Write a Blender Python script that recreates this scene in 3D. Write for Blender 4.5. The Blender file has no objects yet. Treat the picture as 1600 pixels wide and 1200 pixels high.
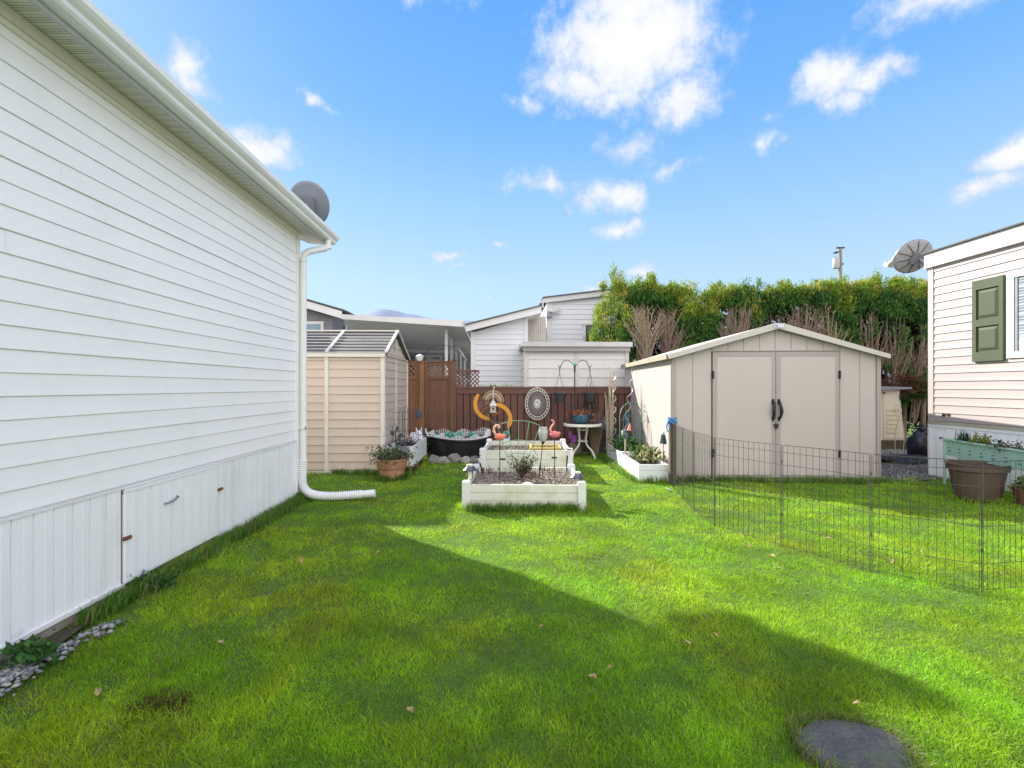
import bpy, math, random
import numpy as np
from mathutils import Vector, Matrix
random.seed(7); rng = np.random.default_rng(7)
R = math.radians
PI = math.pi
S = bpy.context.scene
C = S.collection
# ---------------------------------------------------------------- camera, sky, sun, exposure
H = 1.43; A = 0.0278; F = 755.0
cam = bpy.data.cameras.new("camera"); camo = bpy.data.objects.new("camera", cam); C.objects.link(camo)
camo.location = (0, 0, H); camo.rotation_euler = (R(90), 0, -A)
cam.sensor_fit = 'HORIZONTAL'; cam.sensor_width = 36; cam.lens = 36*F/1600; cam.shift_y = 5/1600
cam.clip_start = 0.05; cam.clip_end = 9000
S.camera = camo
S.view_settings.view_transform = 'Standard'; S.view_settings.look = 'None'; S.view_settings.gamma = 1
S.view_settings.exposure = 1.0
CS = 1.08                                   # shadow run per unit height, along +x and along -y
sun_el = math.atan(1/(CS*math.sqrt(2))); sun_rot = R(-45)
def ray(px, py):
    cx = (px-800)/F; cz = (605-py)/F
    return Vector((math.sin(A)+cx*math.cos(A), math.cos(A)-cx*math.sin(A), cz))
CLOUDS = [  # px centre, size and weight of each cloud, turned below into azimuth and elevation
 (985,72,112,56,1.3),(905,130,78,26,.95),(1075,150,48,34,1.05),(970,150,100,24,.85),(985,-5,95,50,1.15),(825,155,26,14,.8),(1060,-60,120,40,1.1),
 (1300,122,52,28,1.15),(1368,118,38,22,1.0),(1318,162,36,22,.9),
 (1590,236,36,26,1.1),(1542,293,34,17,1.0),(405,228,46,24,1.2),(290,100,32,30,.95),(300,132,34,15,.85),(487,157,20,10,.9),
 (980,226,46,22,.75),(850,288,60,17,.8),(958,306,42,24,1.05),(968,360,38,13,.95),(1040,264,48,13,.7),(1200,222,22,14,.8),
 (1203,184,22,10,.6),(706,398,20,9,.9),(776,385,15,6,.9),(1000,426,20,11,.9),(715,418,14,4,.7),(930,446,22,6,.8),
 (640,-60,90,30,1.0),(1480,-30,90,35,1.0),(765,458,10,4,.8)]
w = bpy.data.worlds.new("World"); S.world = w; w.use_nodes = True
nt = w.node_tree; N = nt.nodes; L = nt.links; N.clear()
def nd(t, **k):
    n = N.new(t)
    for a, b in k.items(): setattr(n, a, b)
    return n
def mth(op, a, b=None, c=None, clamp=False):
    n = nd('ShaderNodeMath', operation=op); n.use_clamp = clamp
    for i, v in enumerate((a, b, c)):
        if v is None: continue
        if isinstance(v, (int, float)): n.inputs[i].default_value = v
        else: L.new(v, n.inputs[i])
    return n.outputs[0]
sky = nd('ShaderNodeTexSky', sky_type='NISHITA', sun_disc=False, sun_elevation=sun_el, sun_rotation=sun_rot)
sky.air_density = 1.0; sky.dust_density = 0.6; sky.ozone_density = 2.0; sky.altitude = 0
tc = nd('ShaderNodeTexCoord'); sp = nd('ShaderNodeSeparateXYZ'); L.new(tc.outputs['Generated'], sp.inputs[0])
x, y, z = sp.outputs
az = mth('ARCTAN2', x, y)
el = mth('ARCTAN2', z, mth('SQRT', mth('ADD', mth('MULTIPLY', x, x), mth('MULTIPLY', y, y))))
cv = nd('ShaderNodeCombineXYZ'); L.new(az, cv.inputs[0]); L.new(el, cv.inputs[1])
def noise(scale, detail, vec, rough=.6):
    n = nd('ShaderNodeTexNoise'); n.inputs['Scale'].default_value = scale; n.inputs['Detail'].default_value = detail
    n.inputs['Roughness'].default_value = rough; L.new(vec, n.inputs['Vector']); return n
n1 = noise(9, 6, cv.outputs[0], .62); n2 = noise(20, 10, cv.outputs[0], .66)
def vm(op, a, b):
    n = nd('ShaderNodeVectorMath', operation=op)
    for i, v in enumerate((a, b)):
        if isinstance(v, tuple): n.inputs[i].default_value = v
        else: L.new(v, n.inputs[i])
    return n
warp = vm('MULTIPLY', vm('SUBTRACT', n1.outputs['Color'], (.5, .5, .5)).outputs[0], (.16, .07, 0))
wv = vm('ADD', cv.outputs[0], warp.outputs[0]).outputs[0]
acc = None
for (px, py, rx, ry, wt) in CLOUDS:
    d = ray(px, py); a0 = math.atan2(d.x, d.y); e0 = math.atan2(d.z, math.hypot(d.x, d.y))
    sc = 1/math.hypot(d.x, d.y)
    q = vm('MULTIPLY', vm('SUBTRACT', wv, (a0, e0, 0)).outputs[0], (F/rx/sc*.82, F/ry/sc*.82, 0))
    ln = nd('ShaderNodeVectorMath', operation='LENGTH'); L.new(q.outputs[0], ln.inputs[0])
    v = mth('MULTIPLY', mth('SUBTRACT', 1.0, mth('MULTIPLY', ln.outputs['Value'], .62)), wt)
    acc = v if acc is None else mth('MAXIMUM', acc, v)
dens = mth('ADD', acc, mth('MULTIPLY', mth('SUBTRACT', n2.outputs['Fac'], .5), 1.15))
mr = nd('ShaderNodeMapRange', interpolation_type='SMOOTHSTEP'); L.new(dens, mr.inputs[0])
mr.inputs[1].default_value = .28; mr.inputs[2].default_value = .88; mr.inputs[3].default_value = 0; mr.inputs[4].default_value = .97
ramp = nd('ShaderNodeValToRGB'); L.new(mth('DIVIDE', el, 1.2, clamp=True), ramp.inputs[0])
K_ = 1/.24/5; E_ = ramp.color_ramp.elements       # clear spring sky, pale at the horizon and deep blue higher up
E_[0].position = 0; E_[0].color = (.58*K_, .80*K_, 1.02*K_, 1); E_[1].position = 1; E_[1].color = (.09*K_, .32*K_, .95*K_, 1)
for p_, c_ in ((.17, (.53, .77, 1.02)), (.30, (.34, .64, 1.02)), (.42, (.19, .50, 1.02)), (.56, (.125, .42, 1.0))):
    e_ = E_.new(p_); e_.color = (*[q*K_ for q in c_], 1)
grad = vm('SCALE', ramp.outputs[0], (0, 0, 0)); grad.inputs['Scale'].default_value = 5
tint = nd('ShaderNodeMix', data_type='RGBA'); tint.inputs[0].default_value = .90
L.new(sky.outputs[0], tint.inputs[6]); L.new(grad.outputs[0], tint.inputs[7])
cr = nd('ShaderNodeMix', data_type='RGBA'); L.new(mr.outputs[0], cr.inputs[0]); L.new(tint.outputs[2], cr.inputs[6])
cc = nd('ShaderNodeMix', data_type='RGBA')
mr2 = nd('ShaderNodeMapRange', interpolation_type='SMOOTHSTEP'); L.new(dens, mr2.inputs[0]); mr2.inputs[1].default_value = .5; mr2.inputs[2].default_value = 1.15
L.new(mr2.outputs[0], cc.inputs[0]); 
CLV = 4.3
cc.inputs[6].default_value = (CLV*.72, CLV*.80, CLV*1.0, 1); cc.inputs[7].default_value = (CLV*1.0, CLV*1.0, CLV*1.04, 1)
L.new(cc.outputs[2], cr.inputs[7])
# bright broken cloud added behind the photographer, unseen, as fill for shaded walls
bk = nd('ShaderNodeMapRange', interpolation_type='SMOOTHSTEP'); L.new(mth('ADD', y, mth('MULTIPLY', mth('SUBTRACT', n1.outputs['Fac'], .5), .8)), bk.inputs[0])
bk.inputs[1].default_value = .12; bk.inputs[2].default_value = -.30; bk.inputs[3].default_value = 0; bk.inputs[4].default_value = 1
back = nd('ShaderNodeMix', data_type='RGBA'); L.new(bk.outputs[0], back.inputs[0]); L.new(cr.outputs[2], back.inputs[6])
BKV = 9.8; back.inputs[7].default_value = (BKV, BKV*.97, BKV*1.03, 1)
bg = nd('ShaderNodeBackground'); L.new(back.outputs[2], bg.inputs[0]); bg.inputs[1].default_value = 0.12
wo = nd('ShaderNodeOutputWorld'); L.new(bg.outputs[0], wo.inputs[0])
sun = bpy.data.lights.new("sun", 'SUN'); sun.energy = 5.0; sun.angle = R(.55); sun.color = (1, .95, .86)
suno = bpy.data.objects.new("sun", sun); C.objects.link(suno)
suno.rotation_euler = Vector((-CS, CS, 1)).to_track_quat('Z', 'Y').to_euler(); suno.location = (-10, 10, 12)

# ---------------------------------------------------------------- helpers
def G(px, py, z=0.0):
    d = ray(px, py); t = (z-H)/d.z; return Vector((d.x*t, d.y*t, z))
def PY(px, py, Y):
    d = ray(px, py); t = Y/d.y; return Vector((d.x*t, Y, H+d.z*t))
def PX(px, py, X):
    d = ray(px, py); t = X/d.x; return Vector((X, d.y*t, H+d.z*t))
def lin(c): return tuple(((v/255)/12.92 if v/255 <= .04045 else ((v/255+.055)/1.055)**2.4) for v in c)
MATS = {}
def mat(name, col, rough=.6, var=.10, scale=4, bump=.12, bscale=60, metal=0, dirt=None, dirtamt=.0, dscale=3, stretch=(1,1,1), trans=0, spec=.4, alpha=1, low=None):
    if name in MATS: return MATS[name]
    m = bpy.data.materials.new(name); m.use_nodes = True; t = m.node_tree; n = t.nodes; l = t.links
    b = n['Principled BSDF']; out = n['Material Output']
    b.inputs['Roughness'].default_value = rough; b.inputs['Metallic'].default_value = metal
    b.inputs['Specular IOR Level'].default_value = spec; b.inputs['Alpha'].default_value = alpha
    tc = n.new('ShaderNodeTexCoord'); mp = n.new('ShaderNodeMapping'); l.new(tc.outputs['Object'], mp.inputs[0]); mp.inputs['Scale'].default_value = stretch
    a = n.new('ShaderNodeTexNoise'); a.inputs['Scale'].default_value = scale; a.inputs['Detail'].default_value = 6; a.inputs['Roughness'].default_value = .65; l.new(mp.outputs[0], a.inputs[0])
    r = n.new('ShaderNodeMapRange'); l.new(a.outputs[0], r.inputs[0]); r.inputs[1].default_value = .25; r.inputs[2].default_value = .75
    r.inputs[3].default_value = 1-var; r.inputs[4].default_value = 1+var
    mx = n.new('ShaderNodeVectorMath'); mx.operation = 'SCALE'; mx.inputs[0].default_value = col[:3]; l.new(r.outputs[0], mx.inputs['Scale'])
    last = mx.outputs[0]
    if dirt:
        a2 = n.new('ShaderNodeTexNoise'); a2.inputs['Scale'].default_value = dscale; a2.inputs['Detail'].default_value = 8; a2.inputs['Roughness'].default_value = .7; l.new(mp.outputs[0], a2.inputs[0])
        r2 = n.new('ShaderNodeMapRange'); r2.interpolation_type = 'SMOOTHSTEP'; l.new(a2.outputs[0], r2.inputs[0]); r2.inputs[1].default_value = .48; r2.inputs[2].default_value = .72; r2.inputs[4].default_value = dirtamt
        m2 = n.new('ShaderNodeMix'); m2.data_type = 'RGBA'; l.new(r2.outputs[0], m2.inputs[0]); l.new(last, m2.inputs[6]); m2.inputs[7].default_value = (*dirt, 1); last = m2.outputs[2]
    if low:   # mud splash and algae low on a wall, broken up by noise
        sz = n.new('ShaderNodeSeparateXYZ'); l.new(tc.outputs['Object'], sz.inputs[0]); a4 = n.new('ShaderNodeTexNoise'); a4.inputs['Scale'].default_value = 9; a4.inputs['Detail'].default_value = 8; l.new(tc.outputs['Object'], a4.inputs[0])
        q1 = n.new('ShaderNodeMath'); q1.operation = 'MULTIPLY_ADD'; l.new(a4.outputs[0], q1.inputs[0]); q1.inputs[1].default_value = low[0]*1.6; q1.inputs[2].default_value = -low[0]*.3
        q2 = n.new('ShaderNodeMapRange'); l.new(sz.outputs[2], q2.inputs[0]); q2.inputs[1].default_value = 0; l.new(q1.outputs[0], q2.inputs[2]); q2.inputs[3].default_value = low[1]; q2.inputs[4].default_value = 0
        m3 = n.new('ShaderNodeMix'); m3.data_type = 'RGBA'; l.new(q2.outputs[0], m3.inputs[0]); l.new(last, m3.inputs[6]); m3.inputs[7].default_value = (.20,.18,.11,1); last = m3.outputs[2]
    l.new(last, b.inputs['Base Color'])
    if bump:
        a3 = n.new('ShaderNodeTexNoise'); a3.inputs['Scale'].default_value = bscale; a3.inputs['Detail'].default_value = 4; l.new(mp.outputs[0], a3.inputs[0])
        bp = n.new('ShaderNodeBump'); bp.inputs['Strength'].default_value = bump; bp.inputs['Distance'].default_value = .01; l.new(a3.outputs[0], bp.inputs['Height']); l.new(bp.outputs[0], b.inputs['Normal'])
    if trans:
        tr = n.new('ShaderNodeBsdfTranslucent'); l.new(last, tr.inputs[0]); ms = n.new('ShaderNodeMixShader'); ms.inputs[0].default_value = trans
        l.new(b.outputs[0], ms.inputs[1]); l.new(tr.outputs[0], ms.inputs[2]); l.new(ms.outputs[0], out.inputs[0])
    MATS[name] = m; return m
def attr_mat(name, rough, trans, nscale, namt, spec=.3):
    m = bpy.data.materials.new(name); m.use_nodes = True; t = m.node_tree; n = t.nodes; l = t.links
    b = n['Principled BSDF']; out = n['Material Output']; b.inputs['Roughness'].default_value = rough; b.inputs['Specular IOR Level'].default_value = spec
    at = n.new('ShaderNodeAttribute'); at.attribute_name = 'Col'
    tc = n.new('ShaderNodeTexCoord'); a = n.new('ShaderNodeTexNoise'); a.inputs['Scale'].default_value = nscale; a.inputs['Detail'].default_value = 5; l.new(tc.outputs['Object'], a.inputs[0])
    r = n.new('ShaderNodeMapRange'); l.new(a.outputs[0], r.inputs[0]); r.inputs[1].default_value = .3; r.inputs[2].default_value = .7; r.inputs[3].default_value = 1-namt; r.inputs[4].default_value = 1+namt
    mx = n.new('ShaderNodeVectorMath'); mx.operation = 'SCALE'; l.new(at.outputs['Color'], mx.inputs[0]); l.new(r.outputs[0], mx.inputs['Scale'])
    l.new(mx.outputs[0], b.inputs['Base Color'])
    tr = n.new('ShaderNodeBsdfTranslucent'); l.new(mx.outputs[0], tr.inputs[0]); ms = n.new('ShaderNodeMixShader'); ms.inputs[0].default_value = trans
    l.new(b.outputs[0], ms.inputs[1]); l.new(tr.outputs[0], ms.inputs[2]); l.new(ms.outputs[0], out.inputs[0])
    return m
XF = {}
def thing(name, label, cat, loc=(0,0,0), rz=0, group=None):
    o = bpy.data.objects.new(name, None); C.objects.link(o); o.location = loc; o.rotation_euler = (0, 0, rz); o.empty_display_size = .1
    o['label'] = label; o['category'] = cat
    if group: o['group'] = group
    XF[o.name] = Matrix.Translation(Vector(loc)) @ Matrix.Rotation(rz, 4, 'Z')
    return o
def tag(o, label=None, cat=None, group=None, kind=None):
    if label: o['label'] = label
    if cat: o['category'] = cat
    if group: o['group'] = group
    if kind: o['kind'] = kind
    return o
def xform_of(o):
    while o.parent: o = o.parent
    return XF.get(o.name, Matrix.Identity(4))
class MB:
    def __init__(s, world=False): s.v = []; s.f = []; s.w = world; s.sm = False
    def add(s, vs, fs):
        b = len(s.v); s.v += [tuple(v) for v in vs]; s.f += [tuple(i+b for i in f) for f in fs]; return s
    def box(s, lo, hi, m=None):
        x0,y0,z0 = lo; x1,y1,z1 = hi
        vs = [Vector(p) for p in ((x0,y0,z0),(x1,y0,z0),(x1,y1,z0),(x0,y1,z0),(x0,y0,z1),(x1,y0,z1),(x1,y1,z1),(x0,y1,z1))]
        if m is not None: vs = [m @ v for v in vs]
        return s.add(vs, [(0,3,2,1),(4,5,6,7),(0,1,5,4),(1,2,6,5),(2,3,7,6),(3,0,4,7)])
    def bbox(s, lo, hi, b=.006):
        """box with chamfered vertical and top edges"""
        x0,y0,z0 = lo; x1,y1,z1 = hi
        ring = lambda d, z: [(x0+d,y0,z),(x1-d,y0,z),(x1,y0+d,z),(x1,y1-d,z),(x1-d,y1,z),(x0+d,y1,z),(x0,y1-d,z),(x0,y0+d,z)]
        r1 = ring(b, z0); r2 = ring(b, z1-b); r3 = [(x0+b,y0+b,z1),(x1-b,y0+b,z1),(x1-b,y0+b,z1),(x1-b,y1-b,z1),(x1-b,y1-b,z1),(x0+b,y1-b,z1),(x0+b,y1-b,z1),(x0+b,y0+b,z1)]
        vs = r1+r2+r3; fs = [tuple(range(7,-1,-1)), tuple(range(16,24))]
        for i in range(8):
            j = (i+1) % 8; fs += [(i,j,8+j,8+i),(8+i,8+j,16+j,16+i)]
        return s.add(vs, fs)
    def bar(s, a, b, wd, th, up=(0,0,1)):
        a = Vector(a); b = Vector(b); d = (b-a); ln = d.length; d.normalize(); u = Vector(up); sd = d.cross(u)
        if sd.length < 1e-4: sd = d.cross(Vector((1,0,0)))
        sd.normalize(); u = sd.cross(d)
        vs = []
        for p in (a, b):
            for i, j in ((-1,-1),(1,-1),(1,1),(-1,1)): vs.append(p+sd*(wd/2*i)+u*(th/2*j))
        return s.add(vs, [(0,1,2,3),(7,6,5,4),(0,4,5,1),(1,5,6,2),(2,6,7,3),(3,7,4,0)])
    def tube(s, path, r, n=8, cap=True):
        path = [Vector(p) for p in path]; k = len(path)
        rs = r if isinstance(r, (list, tuple)) else [r]*k
        up = Vector((0,0,1)); base = len(s.v); prev = None
        for i, p in enumerate(path):
            d = (path[min(i+1,k-1)]-path[max(i-1,0)]).normalized()
            if prev is None:
                sd = d.cross(up)
                if sd.length < .05: sd = d.cross(Vector((1,0,0)))
            else: sd = prev - d*prev.dot(d)
            sd.normalize(); prev = sd; u = sd.cross(d)
            for j in range(n):
                a = 2*PI*j/n; s.v.append(tuple(p+sd*(math.cos(a)*rs[i])+u*(math.sin(a)*rs[i])))
        for i in range(k-1):
            for j in range(n):
                a = base+i*n+j; b = base+i*n+(j+1)%n; s.f.append((a,b,b+n,a+n))
        if cap and n > 2: s.f.append(tuple(base+j for j in range(n))[::-1]); s.f.append(tuple(base+(k-1)*n+j for j in range(n)))
        return s
    def lathe(s, prof, c=(0,0,0), n=24, sx=1, sy=1, m=None):
        base = len(s.v); k = len(prof)
        for r, z in prof:
            for j in range(n):
                a = 2*PI*j/n; v = Vector((c[0]+r*math.cos(a)*sx, c[1]+r*math.sin(a)*sy, c[2]+z))
                if m is not None: v = m @ v
                s.v.append(tuple(v))
        for i in range(k-1):
            for j in range(n):
                a = base+i*n+j; b = base+i*n+(j+1)%n; s.f.append((a,b,b+n,a+n))
        if prof[0][0] > 1e-5: s.f.append(tuple(base+j for j in range(n))[::-1])
        if prof[-1][0] > 1e-5: s.f.append(tuple(base+(k-1)*n+j for j in range(n)))
        return s
    def prism(s, poly, d):
        """poly: list of 3D points, extruded by vector d"""
        n = len(poly); d = Vector(d); p = [Vector(q) for q in poly]
        vs = p+[q+d for q in p]; fs = [tuple(range(n))[::-1], tuple(range(n, 2*n))]
        for i in range(n): j = (i+1) % n; fs.append((i, j, n+j, n+i))
        return s.add(vs, fs)
    def blob(s, c, r, jit=.2, seed=0, sub=8, flat=1):
        rr = random.Random(seed); base = len(s.v); n = sub; m = sub//2+1
        ph = [rr.uniform(0, 6.28) for _ in range(6)]
        for i in range(m+1):
            th = PI*i/m
            for j in range(n):
                a = 2*PI*j/n
                k = 1+jit*(math.sin(2*a+ph[0])*math.sin(th*2+ph[1])+.6*math.sin(3*a+ph[2]+th*3)+.5*rr.uniform(-1,1)*(0<i<m))
                rx, ry, rz = r if isinstance(r, tuple) else (r, r, r)
                s.v.append((c[0]+rx*k*math.sin(th)*math.cos(a), c[1]+ry*k*math.sin(th)*math.sin(a), c[2]+rz*k*math.cos(th)*flat))
        for i in range(m):
            for j in range(n):
                a = base+i*n+j; b = base+i*n+(j+1)%n; s.f.append((a, a+n, b+n, b))
        return s
    def build(s, name, m, parent=None, smooth=False, label=None):
        me = bpy.data.meshes.new(name); vs = s.v
        if parent is not None and s.w:
            inv = xform_of(parent).inverted(); vs = [tuple(inv @ Vector(v)) for v in vs]
        me.from_pydata(vs, [], s.f); me.materials.append(m)
        if smooth or s.sm:
            me.polygons.foreach_set('use_smooth', [True]*len(me.polygons))
            if not smooth == 'full':
                try: me.set_sharp_from_angle(angle=R(40))
                except Exception: pass
        me.update(); o = bpy.data.objects.new(name, me); C.objects.link(o)
        if parent is not None: o.parent = parent
        if label: o['label'] = label
        return o
def npmesh(name, V, Fq, m, parent=None, cols=None, loops=4):
    """fast mesh from numpy: V (n,3), Fq list of (k,faces) arrays"""
    me = bpy.data.meshes.new(name); me.vertices.add(len(V)); me.vertices.foreach_set('co', np.asarray(V, dtype=np.float32).ravel())
    tot = np.concatenate([f.ravel() for f in Fq]); cnt = np.concatenate([np.full(len(f), f.shape[1], dtype=np.int32) for f in Fq])
    st = np.concatenate([[0], np.cumsum(cnt)[:-1]]).astype(np.int32)
    me.loops.add(len(tot)); me.loops.foreach_set('vertex_index', tot.astype(np.int32))
    me.polygons.add(len(cnt)); me.polygons.foreach_set('loop_start', st)
    me.update(calc_edges=True); me.validate()
    if cols is not None:
        a = me.color_attributes.new('Col', 'FLOAT_COLOR', 'POINT'); a.data.foreach_set('color', np.concatenate([cols, np.ones((len(cols),1))], 1).astype(np.float32).ravel())
    me.materials.append(m); o = bpy.data.objects.new(name, me); C.objects.link(o)
    if parent is not None: o.parent = parent
    return o
SR = random.Random(41)
def siding(mb, p0, p1, z0, z1, ex, n, top=None, seg=1, off=0.0, proud=.010, jit=.0012):
    """horizontal lap siding between two plan points; n = outward 2D normal"""
    p0 = Vector((*p0, 0)); p1 = Vector((*p1, 0)); nn = Vector((n[0], n[1], 0)).normalized()
    k = int(math.ceil((z1-z0)/ex-1e-6))
    for i in range(k):
        a = z0+i*ex; b = min(z0+(i+1)*ex, z1)
        cuts = [q/seg for q in range(seg+1)] if top or seg < 2 else [0]+sorted(SR.uniform(.05,.95) for _ in range(seg-1))+[1]
        for q in range(len(cuts)-1):
            jo = nn*(SR.uniform(0, jit) if not top else 0)
            s0 = p0.lerp(p1, cuts[q])+jo; s1 = p0.lerp(p1, cuts[q+1])+jo
            t0 = top(cuts[q]) if top else 1e9; t1 = top(cuts[q+1]) if top else 1e9
            if max(t0, t1) <= a: continue
            a0, b0, a1, b1 = min(a,t0), min(b,t0), min(a,t1), min(b,t1)
            mid = a+(b-a)*.42
            o1 = nn*(proud+off); o2 = nn*(off+.002); o3 = nn*(off+.004); om = nn*(off+proud*.55)
            m0, m1 = max(min(mid, t0), a0), max(min(mid, t1), a1)
            vs = [s0+o3+Vector((0,0,a0)), s1+o3+Vector((0,0,a1)), s1+o1+Vector((0,0,a1+.004)), s0+o1+Vector((0,0,a0+.004)),
                  s1+om+Vector((0,0,m1)), s0+om+Vector((0,0,m0)), s1+o2+Vector((0,0,b1)), s0+o2+Vector((0,0,b0))]
            mb.add(vs, [(0,1,2,3),(3,2,4,5),(5,4,6,7)])
    return mb
def lap(*a, **k):
    mb = MB(True); siding(mb, *a, **k); return mb

# palette
white_vinyl = mat('white_vinyl', (.88,.87,.865), .45, .03, .7, .06, 25, dirt=(.66,.65,.60), dirtamt=.22, dscale=1.1)
white_trim = mat('white_trim', (.78,.78,.77), .4, .04, 2, .03, 30, dirt=(.55,.55,.5), dirtamt=.3, dscale=2)
soffit_white = mat('soffit_cream', (.76,.72,.67), .5, .04, 3, .03)
skirt_white = mat('skirt_white', (.86,.86,.87), .35, .03, 1.5, .03, 20, dirt=(.45,.43,.36), dirtamt=.25, dscale=2.2, stretch=(1,1,.35), low=(.22,.55))
concrete = mat('concrete', (.30,.27,.23), .9, .25, 12, .6, 80)
dark_gap = mat('dark_gap', (.03,.03,.03), .9)
rust = mat('rust', (.16,.06,.025), .9, .4, 30, .5)
shingle = mat('shingle', (.12,.12,.12), .95, .3, 30, .8, 120)
black_metal = mat('black_metal', (.025,.025,.028), .45, .2, 20, .1, metal=.3)
grey_metal = mat('grey_metal', (.22,.23,.25), .45, .15, 8, .1, metal=.4)
beige_wall = mat('beige_wall', (.57,.465,.375), .5, .05, 2, .08, 30, low=(.25,.5), dirt=(.40,.34,.26), dirtamt=.35, dscale=2)
wood_brown = mat('wood_brown', (.15,.072,.042), .75, .3, 3, .4, 40, dirt=(.07,.035,.022), dirtamt=.7, dscale=4, stretch=(6,6,.6))
wood_cedar = mat('wood_cedar', (.22,.105,.048), .75, .3, 3, .4, 40, dirt=(.09,.045,.025), dirtamt=.7, dscale=4, stretch=(6,6,.6))
stain_brown = mat('stain_brown', (.125,.058,.043), .6, .12, 3, .2, 40, dirt=(.07,.035,.028), dirtamt=.5, dscale=3, stretch=(5,5,.5))
glass_dark = mat('window_glass', (.06,.08,.10), .08, .2, 1, 0, spec=.8)
leafm = attr_mat('leaves', .6, .35, 8, .25)
grassm = attr_mat('grass_blades', .5, .50, 1.6, .25)

def wall_box(name, pts, z0, z1, m, parent):   # solid core wall as closed prism
    mb = MB(True); mb.prism([(p[0], p[1], z0) for p in pts], (0, 0, z1-z0)); return mb.build(name, m, parent)

# ================================================================ SETTING
ground_m = mat('ground_soil', (.075,.13,.018), .95, .35, 14, .6, 60, dirt=(.09,.10,.03), dirtamt=.6, dscale=2.5)
g = MB(); g.add([(-900,-60,-.06),(900,-60,-.06),(900,2600,-.06),(-900,2600,-.06)], [(0,1,2,3)])
tag(g.build('ground', ground_m), kind='structure')
def lump(x, y):
    return .010*np.sin(2.1*x+.7)*np.sin(1.7*y+1.2)+.007*np.sin(5.3*x+2*y)+.005*np.sin(7.1*y-3.3*x+.4)
gx = np.linspace(-11, 12, 240); gy = np.linspace(-3, 12.0, 160); X, Y = np.meshgrid(gx, gy)
V = np.stack([X.ravel(), Y.ravel(), lump(X, Y).ravel()-.008], 1)
idx = np.arange(len(V)).reshape(len(gy), len(gx)); Fq = np.stack([idx[:-1,:-1].ravel(), idx[:-1,1:].ravel(), idx[1:,1:].ravel(), idx[1:,:-1].ravel()], 1)
tag(npmesh('lawn', V, [Fq], ground_m), kind='structure')
# distant hill, blue air haze painted into its colour
prof = [(300,520),(430,505),(520,499),(560,497),(580,489),(597,484),(608,485),(625,491),(650,494),(672,500),(700,502),(735,503),(760,508),(900,520),(1300,540),(1650,548)]
xs_ = np.linspace(300, 1650, 160); ys_ = np.interp(xs_, [a for a, b in prof], [b-2.5 for a, b in prof]); kr = np.hanning(7); kr /= kr.sum(); ys_ = np.convolve(np.pad(ys_, 3, mode='edge'), kr, 'valid')+.35*np.sin(xs_*.21)+.25*np.sin(xs_*.47+1)
mb = MB(True); YY = 2200; top = [PY(a, b, YY) for a, b in zip(xs_, ys_)]
n = len(top); rows = []
for k, (dy, fz) in enumerate(((-700,0.0),(-420,.35),(-180,.75),(0,1.0),(300,.6))):
    rows += [Vector((p.x, YY+dy+45*math.sin(i*.31+k)*(fz < 1), max(-1, p.z*fz*(1+.05*math.sin(i*.37+k*2) if fz < 1 else 1)))) for i, p in enumerate(top)]
mb.add(rows, [(k*n+i, k*n+i+1, (k+1)*n+i+1, (k+1)*n+i) for k in range(4) for i in range(n-1)])
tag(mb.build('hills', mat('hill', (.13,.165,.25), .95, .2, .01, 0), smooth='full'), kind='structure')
# gravel path right
mb = MB(); mb.add([(5.95,7.28,.010),(6.3,7.15,.010),(6.8,7.3,.010),(12,9.5,.010),(12,12.2,.010),(5.9,12.2,.010)], [(0,1,2,3,4,5)])
gravel_m = mat('gravel_base', (.17,.16,.145), .95, .6, 45, 1.2, 90)
tag(mb.build('gravel_path', gravel_m), kind='structure')

# ================================================================ WHITE HOUSE (left)
WX = -2.565; YE = 6.24
house = thing('white_house', 'white vinyl-sided house on the left, its eave and long gutter running towards the garden', 'house', (WX, YE, 0))
lap((WX,-4.5), (WX,YE-.04), .76, 3.39, .124, (1,0), seg=4, jit=.0022).build('siding', white_vinyl, house)
wall_box('wall', [(WX-.002,-4.6),(WX-.002,YE-.01),(-10.4,YE-.01),(-10.4,-4.6)], .1, 3.43, white_vinyl, house)
mb = MB(True); mb.box((WX+.003, YE-.075, .1), (WX+.03, YE+.012, 3.40)); mb.box((WX-.06, YE+.0, .1), (WX+.003, YE+.013, 3.40)); mb.build('corner_trim', white_trim, house)
mb = MB(True); mb.box((WX+.0, -4.5, 3.335), (WX+.028, YE-.08, 3.405)); mb.box((WX+.0, -4.5, 3.30), (WX+.02, YE-.08, 3.333)); mb.build('frieze', soffit_white, house)
# skirting with ribs
def ribs(y0, y1, z0, z1, parent, name, m, X=WX, sgn=1, step=.1225, base=.004):
    mb = MB(True); yy = y0; k = 0
    while yy < y1-.005:
        y2 = min(yy+step, y1)
        pr = [(yy, base), (yy+.0012, base+.011), (y2*.5+yy*.5-.003, base+.012), (y2*.5+yy*.5, base+.0105), (y2*.5+yy*.5+.003, base+.012), (y2-.0085, base+.011), (y2-.0070, base), (y2, base)] if y2-yy > .06 else [(yy, base), (y2, base)]
        for (ya, oa), (yb, ob) in zip(pr, pr[1:]):
            if yb <= ya: continue
            mb.add([(X+sgn*oa, ya, z0), (X+sgn*ob, yb, z0), (X+sgn*ob, yb, z1), (X+sgn*oa, ya, z1)], [(0,1,2,3)])
        yy = y2; k += 1
    return mb.build(name, m, parent)
D0, D1 = 3.36, 4.466
ribs(-4.5, D0-.01, .10, .735, house, 'skirting', skirt_white)
ribs(D1+.008, YE-.07, .02, .735, house, 'skirting', skirt_white)
mb = MB(True); mb.box((WX-.001, D0-.009, .06), (WX+.0032, D1+.012, .733)); mb.build('door_gap', mat('gap_shadow', (.12,.11,.10), .9), house)
door = ribs(D0+.004, D1-.002, .105, .712, house, 'access_door', skirt_white, base=.012)
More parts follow.
